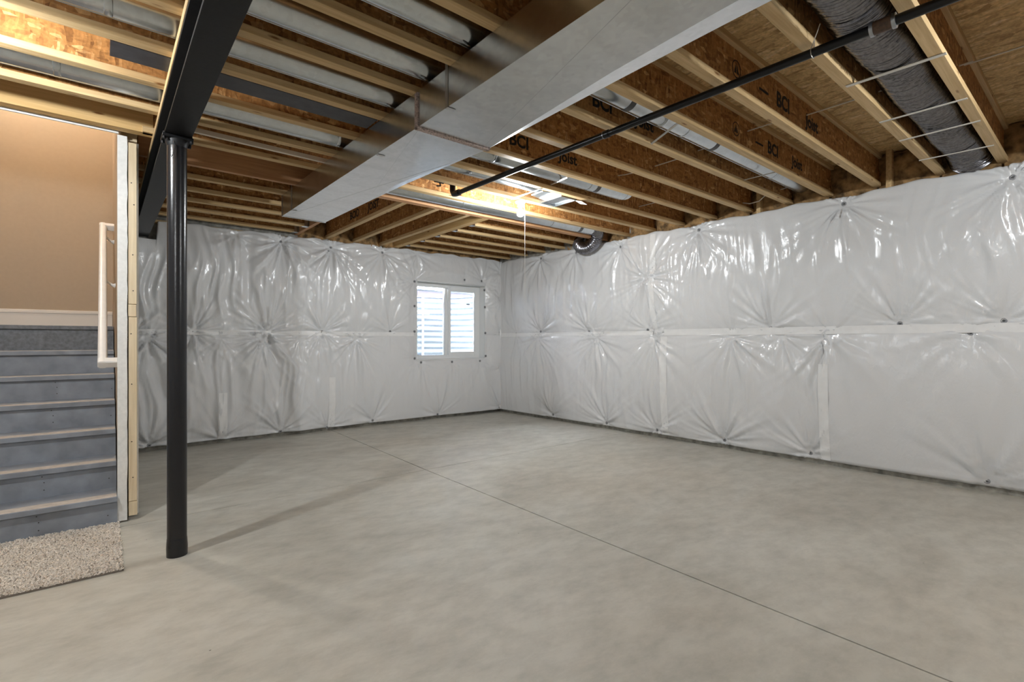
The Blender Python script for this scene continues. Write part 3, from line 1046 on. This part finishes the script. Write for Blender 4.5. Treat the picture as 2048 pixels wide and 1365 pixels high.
# nailing plate of timber on the beam
pl = MB().quad_box(-(YB1 - YB0) / 2, (YB1 - YB0) / 2, -0.070, 0.070, 0, 0.038).build('nailer_plate', 'pine', beam, (0, (YB0 + YB1) / 2, 0.202), (0, 0, math.radians(90)), bevel=0.002)
CX, CYY = 0.336, 3.485
col = thing('steel_column', 'round black steel post standing on the slab under the beam', 'column', (CX, CYY, 0), kind='thing')
rr = 0.0495
MB().lathe([(rr, 0.0), (rr, 2.415)], 40).build('shaft', 'black_gloss', col, smooth=True)
MB().lathe([(rr + 0.003, 0), (rr + 0.004, 0.05), (rr + 0.001, 0.10), (rr, 0.105)], 40).build('foot_collar', 'black_gloss', col, smooth=True)
MB().quad_box(-0.075, 0.075, -0.06, 0.06, 2.418, 2.4345).build('cap_plate', 'black_steel', col, bevel=0.002)
MB().lathe([(rr, 2.38), (rr + 0.006, 2.40), (rr + 0.009, 2.418)], 40).build('weld', 'black_steel', col, smooth=True)
for sx in (-1, 1):
    for sy in (-1, 1):
        MB().lathe([(0.010, -0.03), (0.010, -0.016), (0.006, -0.016), (0.006, 0.012)], 8).build('bolt', 'black_steel', col, (sx * 0.066, sy * 0.045, 2.434))
MB().tube([(-0.02, -0.052, 2.40), (-0.018, -0.056, 2.36), (-0.025, -0.057, 2.32), (-0.032, -0.054, 2.305)], 0.0022, 6).build('wire_tail', 'black_steel', col)

# ------------------------------------------------------------------ main duct
duct = thing('trunk_duct', 'large rectangular galvanised trunk duct hung under the joists', 'duct', (0, 0, 0))
ZD = 2.468
YS = 2.53


def duct_section(y0, y1, xa0, xb0, xa1, xb1, wedge, dz):
    """tapering box; wedge = list of (y, inset) for the crease along its b-side"""
    mb = MB()
    top = H - 0.002
    rings = []
    ys = [y0] + [w[0] for w in wedge] + [y1]
    for i, y in enumerate(ys):
        t = (y - y0) / (y1 - y0)
        a = xa0 + (xa1 - xa0) * t; b = xb0 + (xb1 - xb0) * t
        ins, lift = (wedge[i - 1][1], wedge[i - 1][2]) if 0 < i < len(ys) - 1 else ((0.002, 0.0) if i == 0 else (0.002, 0.0))
        if i == 0 and dz: ins, lift = dz
        o = len(mb.v)
        mb.v += [(a, y, ZD), (b - ins, y, ZD), (b, y, ZD + lift), (b, y, top), (a, y, top)]
        rings.append(o)
    for o, p in zip(rings[:-1], rings[1:]):
        for k in range(5):
            j = (k + 1) % 5
            mb.f.append((o + k, o + j, p + j, p + k)); mb.mi.append(0)
    for o in (rings[0], rings[-1]):
        mb.f.append(tuple(o + k for k in range(5))); mb.mi.append(0)
    return mb


XA, XBB = 1.385, 1.885
duct_section(-3.5, YS, XA, XBB, XA, XBB, [(-1.0, 0.17, 0.03), (0.95, 0.13, 0.026), (1.45, 0.105, 0.020)], (0.17, 0.03)).build('duct_section', 'galvanised_duct', duct)
duct_section(YS + 0.004, 5.16, XA, XBB, 1.35, 1.765, [(3.55, 0.075, 0.016), (4.1, 0.02, 0.012)], None).build('duct_section', 'galvanised_duct', duct)
# drive cleats / sealed flange at the joint
mb = MB()
e = 0.010
mb.quad_box(XA - e, XBB + e, YS - 0.016, YS + 0.020, ZD - e, ZD + 0.002).quad_box(XA - e, XA + 0.002, YS - 0.014, YS + 0.016, ZD - e, H - 0.01)
mb.quad_box(XBB - 0.002, XBB + e, YS - 0.016, YS + 0.020, ZD - e, H - 0.01)
mb.build('joint_flange', 'sealant', duct, bevel=0.003)
mb = MB()
mb.quad_box(1.345, 1.770, 5.156, 5.166, ZD - 0.004, H - 0.004)
mb.build('end_cap', 'galvanised_duct', duct)
# cross-break creases on the underside, thin raised ribs
for (ya, xa, yb_, xb_) in ((2.55, XA + 0.02, 3.9, 1.72), (2.48, XBB - 0.05, 1.05, XA + 0.06), (2.9, 1.84, 5.0, 1.40)):
    d = Vector((xb_ - xa, yb_ - ya, 0)); L = d.length
    MB().quad_box(-L / 2, L / 2, -0.0015, 0.0015, -0.0008, 0.001).build('cross_break', 'galvanised_duct', duct, ((xa + xb_) / 2, (ya + yb_) / 2, ZD), (0, 0, math.atan2(d.y, d.x)))
# hanger straps nailed to joists
for yk, zt_ in ((2.215, 2.72), (3.06, 2.715), (4.86, 2.72)):
    mb = MB()
    mb.quad_box(-0.0015, 0, -0.0125, 0.0125, ZD - 0.002, zt_).quad_box(-0.0015, 0.05, -0.0125, 0.0125, ZD - 0.0035, ZD - 0.002)
    mb.quad_box(-0.004, -0.0015, -0.004, 0.004, zt_ - 0.012, zt_ - 0.004)
    xk = XA - 0.001 - (0.031 if yk > 4 else 0)
    mb.build('hanger_strap', 'strap_metal', duct, (xk, yk, 0))


# ------------------------------------------------------------------ round ducts in the bays
def round_duct(label, y, z, x0, x1, r=0.078, seams=(), elbow=None, up=False, tape=()):
    t = thing('round_duct', label, 'duct', (0, y, z), group='round galvanised ducts in the joist bays')
    pts = [(x0, 0, 0), (x1, 0, 0)]
    MB().tube(pts, r, 28, caps=False).build('pipe', 'galvanised', t, smooth=True)
    # lock seam along the pipe
    MB().quad_box(x0, x1, -0.007, 0.007, -0.002, 0.0015).build('lock_seam', 'galvanised', t, (0, -r * math.sin(0.5) * -1.0, -r * math.cos(0.5)), (0.5, 0, 0))
    for s in seams:
        MB().tube([(s - 0.016, 0, 0), (s - 0.012, 0, 0), (s, 0, 0), (s + 0.012, 0, 0), (s + 0.016, 0, 0)], [r + 0.0005, r + 0.003, r + 0.0015, r + 0.003, r + 0.0005], 28, caps=False).build('joint_ring', 'galvanised', t, smooth=True)
    for s in tape:
        MB().tube([(s - 0.024, 0, 0), (s + 0.024, 0, 0)], r + 0.001, 28, caps=False).build('tape_band', 'duct_tape', t, smooth=True)
    if elbow:
        sgn = elbow
        xe = x1 if sgn > 0 else x0
        R = min(0.10, z - H - 0.004)
        pts = []; rad = []
        for k in range(0, 10):
            a = math.pi / 2 * k / 9
            pts.append((xe + sgn * R * math.sin(a), 0, -R * (1 - math.cos(a)))); rad.append(r + (0.002 if k % 3 == 0 else 0))
        pts.append((xe + sgn * R, 0, H - z + 0.001)); rad.append(r)
        MB().tube(pts, rad, 24, caps=False).build('elbow', 'galvanised', t, smooth=True)
        MB().tube([(xe - sgn * 0.03, 0, 0), (xe - sgn * 0.015, 0, 0), (xe, 0, 0)], [r + 0.001, r + 0.004, r + 0.001], 24, caps=False).build('joint_ring', 'galvanised', t, smooth=True)
        MB().tube([(xe - sgn * 0.10, -0.01, -r - 0.004), (xe - sgn * 0.055, -0.005, -r - 0.007), (xe - sgn * 0.03, 0.01, -r - 0.003)], 0.004, 6).build('screw_tab', 'galvanised', t)
    if up:
        pts = [(x1 + 0.11 * math.sin(math.pi / 2 * k / 9), 0, 0.11 * (1 - math.cos(math.pi / 2 * k / 9))) for k in range(10)] + [(x1 + 0.11, 0, ZS - z)]
        MB().tube(pts, r, 24, caps=False).build('riser_elbow', 'galvanised', t, smooth=True)
    return t


ZP = 2.776
round_duct('round galvanised duct over the beam, entering the trunk duct nearest its joint', 2.84, ZP, -4.2, 1.44, seams=(0.02, -1.5), elbow=1)
round_duct('round galvanised duct entering the trunk above its near hanger strap', 2.42, ZP, 0.40, 1.44, seams=(), elbow=1)
round_duct('round galvanised duct entering the trunk closest to the ceiling edge', 2.01, ZP, 0.40, 1.44, seams=(), elbow=1)
round_duct('round galvanised duct with dark smears entering the trunk past its joint', 3.67, ZP, -4.2, 1.44, seams=(-0.19, 1.35), elbow=1)
round_duct('long round galvanised duct with ringed joints below the stamped joists', 2.01, 2.825, 1.82, 5.45, seams=(3.0, 3.28, 4.75), tape=(2.62, 3.68), elbow=-1)
round_duct('round galvanised duct with a taped joint passing above the lamp box', 3.24, 2.79, 1.84, 4.15, seams=(2.45, 3.62), tape=(3.72,), elbow=-1, up=True)
round_duct('round galvanised duct ending in a flat register boot', 3.64, 2.80, 1.84, 3.302, seams=(2.25,), elbow=-1)
round_duct('round galvanised duct beside the header running to the flex elbow', 4.44, 2.748, 1.80, 5.02, seams=(4.28, 2.95), tape=(4.78,), elbow=-1)

# register boot at the end of one round duct
boot = thing('register_boot', 'shiny sheet metal register boot set between two joists', 'duct boot', (3.46, 3.62, H))
mb = MB()
mb.prism([(-0.16, -0.085), (-0.02, -0.13), (0.20, -0.13), (0.20, 0.13), (-0.02, 0.13), (-0.16, 0.085)], 0.03, 0.16)
mb.build('body', 'galvanised', boot, bevel=0.006)
mb = MB()
mb.quad_box(0.02, 0.24, -0.16, -0.145, -0.004, 0.03).quad_box(0.02, 0.24, 0.145, 0.16, -0.004, 0.03)
mb.quad_box(0.02, 0.035, -0.145, 0.145, -0.004, 0.03).quad_box(0.225, 0.24, -0.145, 0.145, -0.004, 0.03)
mb.build('flange', 'galvanised', boot)
MB().quad_box(0.04, 0.22, -0.14, 0.14, 0.012, 0.016).build('bottom_sheet', 'galvanised', boot)
MB().quad_box(-0.05, 0.06, -0.04, 0.04, -0.003, 0.0).build('flap', 'cardboard', boot, (0.30, -0.16, -0.012), (0.25, 0.1, 0.2))
MB().quad_box(-0.0125, 0.0125, -0.20, 0.20, -0.0025, 0).build('support_strap', 'strap_metal', boot, (-0.30, -0.02, -0.001))

# ------------------------------------------------------------------ flexible ducts
def flex(path, r, pitch, name, mat, parent, amp=0.006, seg=36, seed=1, step=0.0045):
    """pleated foil tube along a smooth path"""
    P = [Vector(p) for p in path]
    # catmull-rom sampling
    pts = []
    for i in range(len(P) - 1):
        a = P[max(0, i - 1)]; b = P[i]; c = P[i + 1]; d = P[min(len(P) - 1, i + 2)]
        n = max(2, int((c - b).length / step))
        for k in range(n):
            t = k / n
            pts.append(0.5 * ((2 * b) + (c - a) * t + (2 * a - 5 * b + 4 * c - d) * t * t + (3 * b - a - 3 * c + d) * t ** 3))
    pts.append(P[-1])
    rng = random.Random(seed)
    rad = []
    ph = [rng.uniform(0, 6.28) for _ in range(8)]
    for i in range(len(pts)):
        s = i * step
        jit = rng.uniform(-1, 1) * amp * 0.25
        def f(an, s=s, jit=jit):
            w = math.sin(2 * math.pi * (s / pitch) + 0.9 * math.sin(an * 2 + ph[0] + s * 6) + 0.35 * math.sin(5 * an + ph[1] + s * 17))
            return r + amp * w + jit + 0.006 * math.sin(s * 7 + an + ph[2])
        rad.append(f)
    return MB().tube(pts, rad, seg, caps=True).build(name, mat, parent, smooth=True, autosmooth=120)


fd = thing('flexible_duct', 'long pleated silver foil duct sagging between two joists by the wall', 'duct', (0, 0, 0))
flex([(1.93, 0.76, 2.832), (2.6, 0.755, 2.834), (3.4, 0.757, 2.828), (4.2, 0.762, 2.832), (4.8, 0.762, 2.828), (5.28, 0.757, 2.822), (5.52, 0.74, 2.76)], 0.138, 0.023, 'sleeve', 'foil', fd, amp=0.011, step=0.0042, seg=44)
fe = thing('flex_elbow', 'crumpled silver flex elbow dipping below the header at the wall top', 'duct', (0, 0, 0))
flex([(5.02, 4.44, 2.748), (5.14, 4.445, 2.745), (5.24, 4.51, 2.715), (5.29, 4.62, 2.62), (5.295, 4.74, 2.575), (5.31, 4.88, 2.60), (5.38, 5.00, 2.68), (5.46, 5.02, 2.75)], 0.080, 0.026, 'sleeve', 'foil', fe, amp=0.009, seg=28, seed=4)

# bars that carry the long flexible duct
for (a, b) in (((1692, 174), (1893, 107)), ((1759, 246), (1935, 197)), ((1798, 283), (1961, 242)), ((1838, 322), (1988, 291))):
    p, q = atz(*a, H - 0.003), atz(*b, H - 0.003)
    d = q - p; L = d.length
    n = {1692: 'furthest from the wall', 1759: 'second from the wall end of that duct', 1798: 'just short of the wall end', 1838: 'closest to the wall'}[a[0]]
    w = 0.010 if a[0] != 1692 else 0.014
    o = MB().quad_box(-L / 2, L / 2, -w, w, -0.002, 0.002).build('support_strap', 'wire_white', None, (p + q) / 2, (0, 0, math.atan2(d.y, d.x)), bevel=0.001)
    lab = {1692: 'thin pale strap under the foil duct, widest gap from the wall', 1759: 'thin pale strap under the foil duct, third along from the wall',
           1798: 'thin pale strap under the foil duct, second along from the wall', 1838: 'thin pale strap under the foil duct, first along from the wall'}[a[0]]
    tag(o, lab, 'strap', 'straps carrying the foil duct')

# insulation support wires springing across the bays
def wire(px, py, jname, length, rise=0.0, sag=0.0, r=0.0045, label=''):
    yw = J[jname].location.y - WT / 2
    p = aty(px, py, yw)
    pts = [(p.x + 0.02 * 0, yw - length * t, p.z + rise * t - sag * math.sin(math.pi * t)) for t in (0, 0.25, 0.5, 0.75, 1)]
    o = MB().tube(pts, r, 6).build('insulation_wire', 'wire_white', None, smooth=True)
    return tag(o, label, 'wire', 'insulation support wires in the joist bays')


wire(1613, 231, 'r2', 0.445, label='pale insulation wire across the bare bay beside the foil duct')
wire(1495, 263, 'r3', 0.385, label='pale insulation wire across the bay between the two stamped joists')
wire(1757, 184, 'r1', 0.44, label='pale insulation wire passing above the foil duct')
wire(1928, 131, 'r0', 0.41, label='pale insulation wire under bare subfloor on the far side of the foil duct')
wire(1310, 333, 'r5', 0.405, label='pale insulation wire one empty bay past the ringed round duct')
wire(1396, 302, 'r4', 0.355, label='short pale insulation wire beside the middle of the ringed round duct')
wire(1236, 352, 'r6', 0.405, sag=0.02, label='sagging pale insulation wire in the bay before the taped round duct')
wire(1278, 414, 'r7', 0.405, label='pale insulation wire past the end of the taped round duct')
wire(1483, 362, 'r4', 0.355, label='pale insulation wire beside the wall end of the ringed round duct')
# loose cables near the wall
c1 = MB().tube([tuple(atx(px, py, 5.36)) for px, py in ((1465, 398), (1480, 406), (1500, 408), (1518, 403), (1530, 392))], 0.006, 8).build('cable', 'wire_white', None, smooth=True)
tag(c1, 'short white cable looping out over the wall top between joists', 'cable')
c2 = MB().tube([tuple(atx(px, py, 5.30)) for px, py in ((1545, 380), (1560, 380), (1580, 374), (1594, 366))], 0.005, 8).build('cable', 'wire_white', None, smooth=True)
tag(c2, 'short white cable hanging below the ringed round duct end', 'cable')
# slanting braces holding the long round duct
for a, b, j, lab in (((1303, 288), (1365, 240), 'r4', 'dark metal strap bracing the ringed round duct to a joist'), ((1102, 370), (1135, 355), 'r7', 'small dark metal strap bracing the taped round duct')):
    yn = J[j].location.y + (0.03 if j == 'r4' else 0)
    p = aty(*a, J[j].location.y - 0.03); q = aty(*b, J[j].location.y - 0.30)
    o = MB().tube([p, q], 0.009, 4).build('duct_brace', 'strap_metal', None)
    tag(o, lab, 'strap')

# ------------------------------------------------------------------ black gas pipe
pa, pb = atz(1905, -4, 2.625), atz(909, 389, 2.625)
dirp = (pb - pa).normalized()
gp = thing('gas_pipe', 'black iron gas pipe running below the joists to an elbow', 'pipe', (0, 0, 0))
RP = 0.021
pstart = pa - dirp * 2.0
MB().tube([pstart, pb], RP, 18).build('pipe', 'black_pipe', gp, smooth=True)
c = atz(1765, 49, 2.625)
c = pa + dirp * (c - pa).dot(dirp)
MB().tube([c - dirp * 0.045, c + dirp * 0.045], RP + 0.008, 18).build('coupling', 'coupling_rust', gp, smooth=True)
for s in (-1, 1):
    MB().tube([c + dirp * (s * 0.04 - 0.007), c + dirp * (s * 0.04 + 0.007)], RP + 0.011, 18).build('clamp', 'coupling_metal', gp, smooth=True)
c = atz(1212, 268, 2.625); c = pa + dirp * (c - pa).dot(dirp)
MB().tube([c - dirp * 0.02, c + dirp * 0.02], RP + 0.004, 18).build('coupling', 'black_pipe', gp, smooth=True)
MB().tube([c + dirp * 0.022, c + dirp * 0.026], RP + 0.004, 18).build('clamp', 'coupling_metal', gp, smooth=True)
# elbow at the end, turning up and across into the bay
e0 = pb - dirp * 0.02
MB().tube([e0 - dirp * 0.06, e0, e0 + dirp * 0.03 + Vector((0, 0, 0.004)), e0 + dirp * 0.05 + Vector((0, 0, 0.035)), e0 + dirp * 0.05 + Vector((0, 0, 0.085))], [RP + 0.008, RP + 0.008, RP + 0.007, RP + 0.007, RP + 0.007], 16).build('elbow', 'black_pipe', gp, smooth=True)
t0 = e0 + dirp * 0.05 + Vector((0, 0, 0.085))
MB().tube([t0 - Vector((0, 0, 0.02)), t0 + Vector((-0.01, 0, 0.015)), t0 + Vector((-0.06, 0, 0.025)), t0 + Vector((-0.62, 0, 0.03))], RP, 14).build('branch', 'black_pipe', gp, smooth=True)
MB().tube([t0 + Vector((-0.10, 0, 0.026)), t0 + Vector((-0.19, 0, 0.027))], RP + 0.009, 12).build('union', 'black_pipe', gp, smooth=True)
MB().tube([t0 + Vector((-0.145, 0, 0.02)), t0 + Vector((-0.145, -0.02, -0.035)), t0 + Vector((-0.19, -0.03, -0.045))], 0.007, 8).build('valve_lever', 'black_pipe', gp, smooth=True)
# wire hanger over the pipe
c = atz(1622, 103, 2.625); c = pa + dirp * (c - pa).dot(dirp)
ring = []
for k in range(13):
    a = math.pi * (1.0 - 2.0 * k / 12) * 0.62 - math.pi / 2
    ring.append(c + Vector((0.0, 0, 0)) + Vector((math.cos(a), 0, math.sin(a))) * (RP + 0.003))
MB().tube([ring[0] + Vector((0.0, 0.0, 0.06))] + ring + [ring[-1] + Vector((-0.03, -0.05, 0.085))], 0.0022, 6).build('wire_hanger', 'wire_metal', gp, smooth=True)

# ------------------------------------------------------------------ loose strips in the bays
pl_ = MB().quad_box(atz(220, 93, 2.677).x, 1.37, 3.03, 3.195, 2.677, 2.687).build('steel_plate', 'dark_plate')
tag(pl_, 'dark flat steel plate lying across the beam between joists', 'plate')
a, b = atz(391, 268, H + 0.004), atz(640, 326, H + 0.004)
d = b - a; L = d.length + 0.12
o = MB().quad_box(-L / 2, L / 2, -0.014, 0.014, -0.016, 0.016).build('wood_lath', 'lath', None, (a + b) / 2 + d.normalized() * 0.05 + Vector((0, 0, 0.022)), (0, 0, math.atan2(d.y, d.x)), bevel=0.001)
tag(o, 'pale loose wood strip resting on the beam between joists', 'wood strip')

# ------------------------------------------------------------------ bare bulbs
def lamp(name, label, x, y, cord, glow='bulb_glow', z=H):
    """bare bulb in a lampholder screwed to the ceiling; names of lamps outside the picture end with _offscreen"""
    t = thing(name, label, 'lamp', (x, y, z))
    MB().lathe([(0.055, 0.0), (0.056, -0.012), (0.048, -0.026), (0.032, -0.034), (0.030, -0.060), (0.022, -0.066)], 28).build('lampholder', 'porcelain', t, smooth=True)
    prof = [(0.014, -0.062), (0.014, -0.080), (0.022, -0.092), (0.031, -0.108), (0.0345, -0.126), (0.032, -0.143), (0.024, -0.156), (0.012, -0.163), (0.002, -0.165)]
    MB().lathe(prof, 20).build(name.replace('lamp', 'bulb') if name.endswith('_offscreen') else 'bulb', glow, t, smooth=True, autosmooth=80)
    if cord:
        MB().tube([(0.040, -0.015, -0.03), (0.045, -0.018, -0.2), (0.046, -0.018, -cord)], 0.0016, 6).build('pull_cord', 'string', t)
    return t


lamp('ceiling_lamp', 'lit bare bulb in a white lampholder with a long pull cord', 3.27, 3.835, 1.0)
# the lamp whose light throws the column's and the partition's shadows over the floor
lamp('stair_front_lamp_offscreen', 'lit bare bulb on the joists in front of the stairs', -0.78, 3.00, 0.6)
# the rest of the basement behind the camera has the same fixtures on its joists
lamp('open_basement_lamp_offscreen', 'lit bare bulb on the joists of the open basement beside the wall', -1.6, -0.65, 0.6)
lamp('insulated_wall_lamp_offscreen', 'lit bare bulb on the joists between trunk duct and insulated wall', 3.3, -0.65, 0.6)

# ------------------------------------------------------------------ stairs
stairs = thing('staircase', 'grey painted wooden stairs rising to a landing below a tan wall', 'staircase', (0, 4.33, 0))
SX0, SX1 = -1.055, 0.078
RISE, RUN = 0.195, 0.258
for n in range(1, 8):
    y = (n - 1) * RUN
    zt_ = RISE * n if n < 7 else 1.385
    zb_ = RISE * (n - 1)
    mt = 'stair_grey' if n < 7 else 'stair_grey_dark'
    r = MB().quad_box(SX0, SX1, 0, 0.018, zb_ - (0.0 if n == 1 else 0.02), zt_ - 0.034).build('riser', mt, stairs, (0, y, 0))
    for (nx, nz_) in ((-0.32, 0.05), (-0.32, 0.10), (-0.33, 0.14), (0.02, 0.07)):
        if n in (1, 2, 4, 5):
            MB().quad_box(-0.003, 0.003, -0.0015, 0.0, -0.003, 0.003).build('nail_head', 'nail', r, (nx + 0.008 * n, 0, zb_ + nz_))
    if n < 7:
        t = MB().quad_box(SX0, SX1, -0.030, RUN + 0.005, zt_ - 0.036, zt_).build('tread', 'stair_grey', stairs, (0, y, 0), bevel=0.003)
        MB().quad_box(SX0, SX1 - 0.004, -0.026, 0.075, -0.0005, 0.0012).build('worn_strip', 'worn_tread', t, (0, 0, zt_))
    else:
        MB().quad_box(SX0, SX1, -0.025, 0.978, zt_ - 0.034, zt_).build('landing', 'stair_grey_dark', stairs, (0, y, 0), bevel=0.003)

# tan stairwell
YT = 6.86
wall_tan = MB().quad_box(-1.25, 0.20, YT, YT + 0.15, 0.0, 4.6).build('wall_stair', 'tan_paint')  # full height, closes the space under the landing
tag(wall_tan, 'tan painted stairwell wall above the landing', 'wall', kind='structure')
mb = MB().quad_box(-1.05, 0.083, YT - 0.014, YT, 1.385, 1.53).quad_box(-1.05, 0.083, YT - 0.020, YT, 1.53, 1.553).quad_box(-1.05, 0.083, YT - 0.010, YT, 1.553, 1.565)
bb = mb.build('baseboard_stair', 'trim_paint', bevel=0.002)
tag(bb, 'cream baseboard along the tan stairwell wall', 'baseboard', kind='structure')
wl = MB().quad_box(-1.20, -1.06, 4.30, YT, 0, 4.6).build('wall_stair_side', 'tan_paint')
tag(wl, 'tan painted stairwell side wall', 'wall', kind='structure')
wc = MB().quad_box(-1.25, 0.25, 4.2, YT + 0.1, 4.6, 4.7).build('ceiling_stair', 'white_wall')
tag(wc, 'white stairwell ceiling', 'ceiling', kind='structure')
# upper stairwell enclosure above the basement ceiling
we = MB().quad_box(-1.06, 0.20, 4.20, 4.46, ZS + 0.10, 4.6).build('wall_stair_upper', 'tan_paint')
tag(we, 'tan painted wall above the stair opening', 'wall', kind='structure')
# partition beside the stairs, seen end on
part = thing('wall_partition', 'stud partition with raw drywall end beside the grey stairs', 'wall', (0, 0, 0), kind='structure')
XP = 0.085
box('drywall', 'tan_paint', (XP, XP + 0.013, 4.365, YT, 0.0, 4.6), part)
# finished white end piece
mb = MB()
n = 40
prof = []
for i in range(n + 1):
    z = 0.012 + (2.665 - 0.012) * i / n
    prof.append((0.133 + random.uniform(-0.0025, 0.002), z))
o = len(mb.v)
for yv in (4.345, 4.372):
    mb.v += [(0.0785, yv, z) for _, z in prof] + [(x, yv, z) for x, z in prof]
m = n + 1
for i in range(n):
    mb.f += [(i, m + i, m + i + 1, i + 1), (2 * m + i, 2 * m + i + 1, 3 * m + i + 1, 3 * m + i), (i, i + 1, 2 * m + i + 1, 2 * m + i), (m + i, 3 * m + i, 3 * m + i + 1, m + i + 1)]
mb.f += [(0, 2 * m, 3 * m, m), (n, m + n, 3 * m + n, 2 * m + n)]
mb.mi = [0] * len(mb.f)
mb.build('drywall_end', 'drywall_edge', part)


def stud_piece(name, z0, z1, x0=0.1385, x1=0.1845, y0=4.350, y1=4.44):
    hz = (z1 - z0) / 2
    return MB().quad_box(-hz, hz, -(y1 - y0) / 2, (y1 - y0) / 2, -(x1 - x0) / 2, (x1 - x0) / 2).build(name, 'stud_pale', part, ((x0 + x1) / 2, (y0 + y1) / 2, (z0 + z1) / 2), (0, math.radians(90), 0), bevel=0.002)


stud_piece('stud', 1.507, 2.63)
stud_piece('block', 1.420, 1.504, 0.138, 0.1825)
stud_piece('stud', 0.135, 1.417, 0.140, 0.186)
stud_piece('bottom_plate', 0.035, 0.132, 0.1405, 0.188, 4.348, 4.44)
box('top_plate', 'stud_pale', (0.0985, 0.19, 4.45, YT, 2.64, ZS + 0.11), part)
box('outer_drywall', 'drywall_edge', (0.187, 0.199, 4.445, YT, 0.02, 2.66), part)
for z in (2.35, 2.2, 1.60, 1.30, 0.95, 0.55, 0.3, 1.85):
    MB().lathe([(0.004, 0), (0.004, 0.0012), (0.001, 0.0015)], 8).build('nail_head', 'nail', part, (0.160 + random.uniform(-0.01, 0.01), 4.349, z), (math.radians(90), 0, 0))
# far studs and sheathing behind the end (back side of the stair partition)
box('stair_back_panel', 'stud_pale', (0.14, 0.186, 4.50, YT, 0.035, 0.07), part)
for y in (4.85, 5.26, 5.67, 6.08, 6.5):
    box('stud', 'stud_pale', (0.1, 0.186, y, y + 0.038, 0.07, 2.64), part)

# handrail
rail = thing('handrail', 'white round-edged handrail returning to the stair partition', 'handrail', (0, 0, 0))
ra, rb = Vector((0.0, 4.43, 1.085)), Vector((0.004, 6.05, 2.34))
d = (rb - ra).normalized()
mbr = MB()
prof = [(0.027 * math.copysign(abs(math.cos(t)) ** 0.7, math.cos(t)), 0.030 * math.copysign(abs(math.sin(t)) ** 0.7, math.sin(t))) for t in [2 * math.pi * k / 20 for k in range(20)]]
side = Vector((1, 0, 0)); upv = side.cross(d)
for p in (ra, rb):
    for a_, b_ in prof:
        mbr.v.append(tuple(p + side * a_ + upv * b_))
for k in range(20):
    j = (k + 1) % 20
    mbr.f.append((k, j, 20 + j, 20 + k)); mbr.mi.append(0)
mbr.f += [tuple(range(19, -1, -1)), tuple(range(20, 40))]; mbr.mi += [0, 0]
mbr.build('rail', 'white_paint', rail, smooth=True)
for p, nm in ((ra, 'end_return'), (rb, 'end_return')):
    c = p + d * (0.024 if p is ra else -0.024)
    MB().quad_box(-0.027, 0.086, -0.026, 0.026, -0.028, 0.028).build(nm, 'white_paint', rail, c, (math.asin(d.z), 0, 0), bevel=0.006)
for (px, py) in ((222, 470), (222, 556)):
    z0 = None
    # bracket where this height meets the rail line
    best = min((abs((683 - (CAM_H - 0)) * 0 + (683 - F_PX * ((ra + (rb - ra) * t).z - 0.03 - CAM_H) / ((ra + (rb - ra) * t).x * SY + (ra + (rb - ra) * t).y * CY)) - py), t) for t in [k / 200 for k in range(201)])[1]
    c = ra + (rb - ra) * best
    MB().tube([c + Vector((0, 0, -0.028)), c + Vector((0.02, 0, -0.05)), c + Vector((0.06, 0, -0.085)), c + Vector((0.083, 0, -0.09))], [0.008, 0.009, 0.011, 0.022], 10).build('bracket', 'white_paint', rail, smooth=True)

lamp('stairwell_lamp_offscreen', 'lit warm bulb high in the stairwell above the landing', -0.80, 6.25, 0, glow='bulb_warm', z=4.6)

# ------------------------------------------------------------------ carpet remnant
carpet = thing('carpet_remnant', 'beige shag carpet remnant at the foot of the stairs', 'carpet', (0, 0, 0))
cx0, cx1, cy0, cy1 = -1.1, 0.088, 3.425, 4.328
MB().quad_box(cx0, cx1, cy0, cy1, 0.0, 0.010).build('backing', 'carpet_edge', carpet)
rng = np.random.RandomState(3)
nt_ = 26000
X = rng.uniform(cx0, cx1 - 0.002, nt_); Y = rng.uniform(cy0 + 0.002, cy1, nt_)
lean = rng.normal(0, 0.006, (nt_, 2)); hh = rng.uniform(0.012, 0.022, nt_); w = rng.uniform(0.0035, 0.006, nt_); an = rng.uniform(0, 6.28, nt_)
V4 = []
for k in range(3):
    V4.append(np.stack([X + w * np.cos(an + k * 2.094), Y + w * np.sin(an + k * 2.094), np.full(nt_, 0.008)], 1))
for k in range(3):
    V4.append(np.stack([X + lean[:, 0] + 0.7 * w * np.cos(an + k * 2.094), Y + lean[:, 1] + 0.7 * w * np.sin(an + k * 2.094), hh], 1))
V = np.stack(V4, 1).reshape(-1, 3)
base = np.arange(nt_)[:, None] * 6
Fq = np.concatenate([base + np.array([[a, (a + 1) % 3, 3 + (a + 1) % 3, 3 + a]]) for a in range(3)], 0)
Ft = base + np.array([[3, 4, 5]])
me = bpy.data.meshes.new('pile')
me.from_pydata(V.tolist(), [], Fq.tolist() + Ft.tolist())
me.materials.append(MATS['carpet_beige'])
tag(put('pile', me, carpet), kind='stuff')
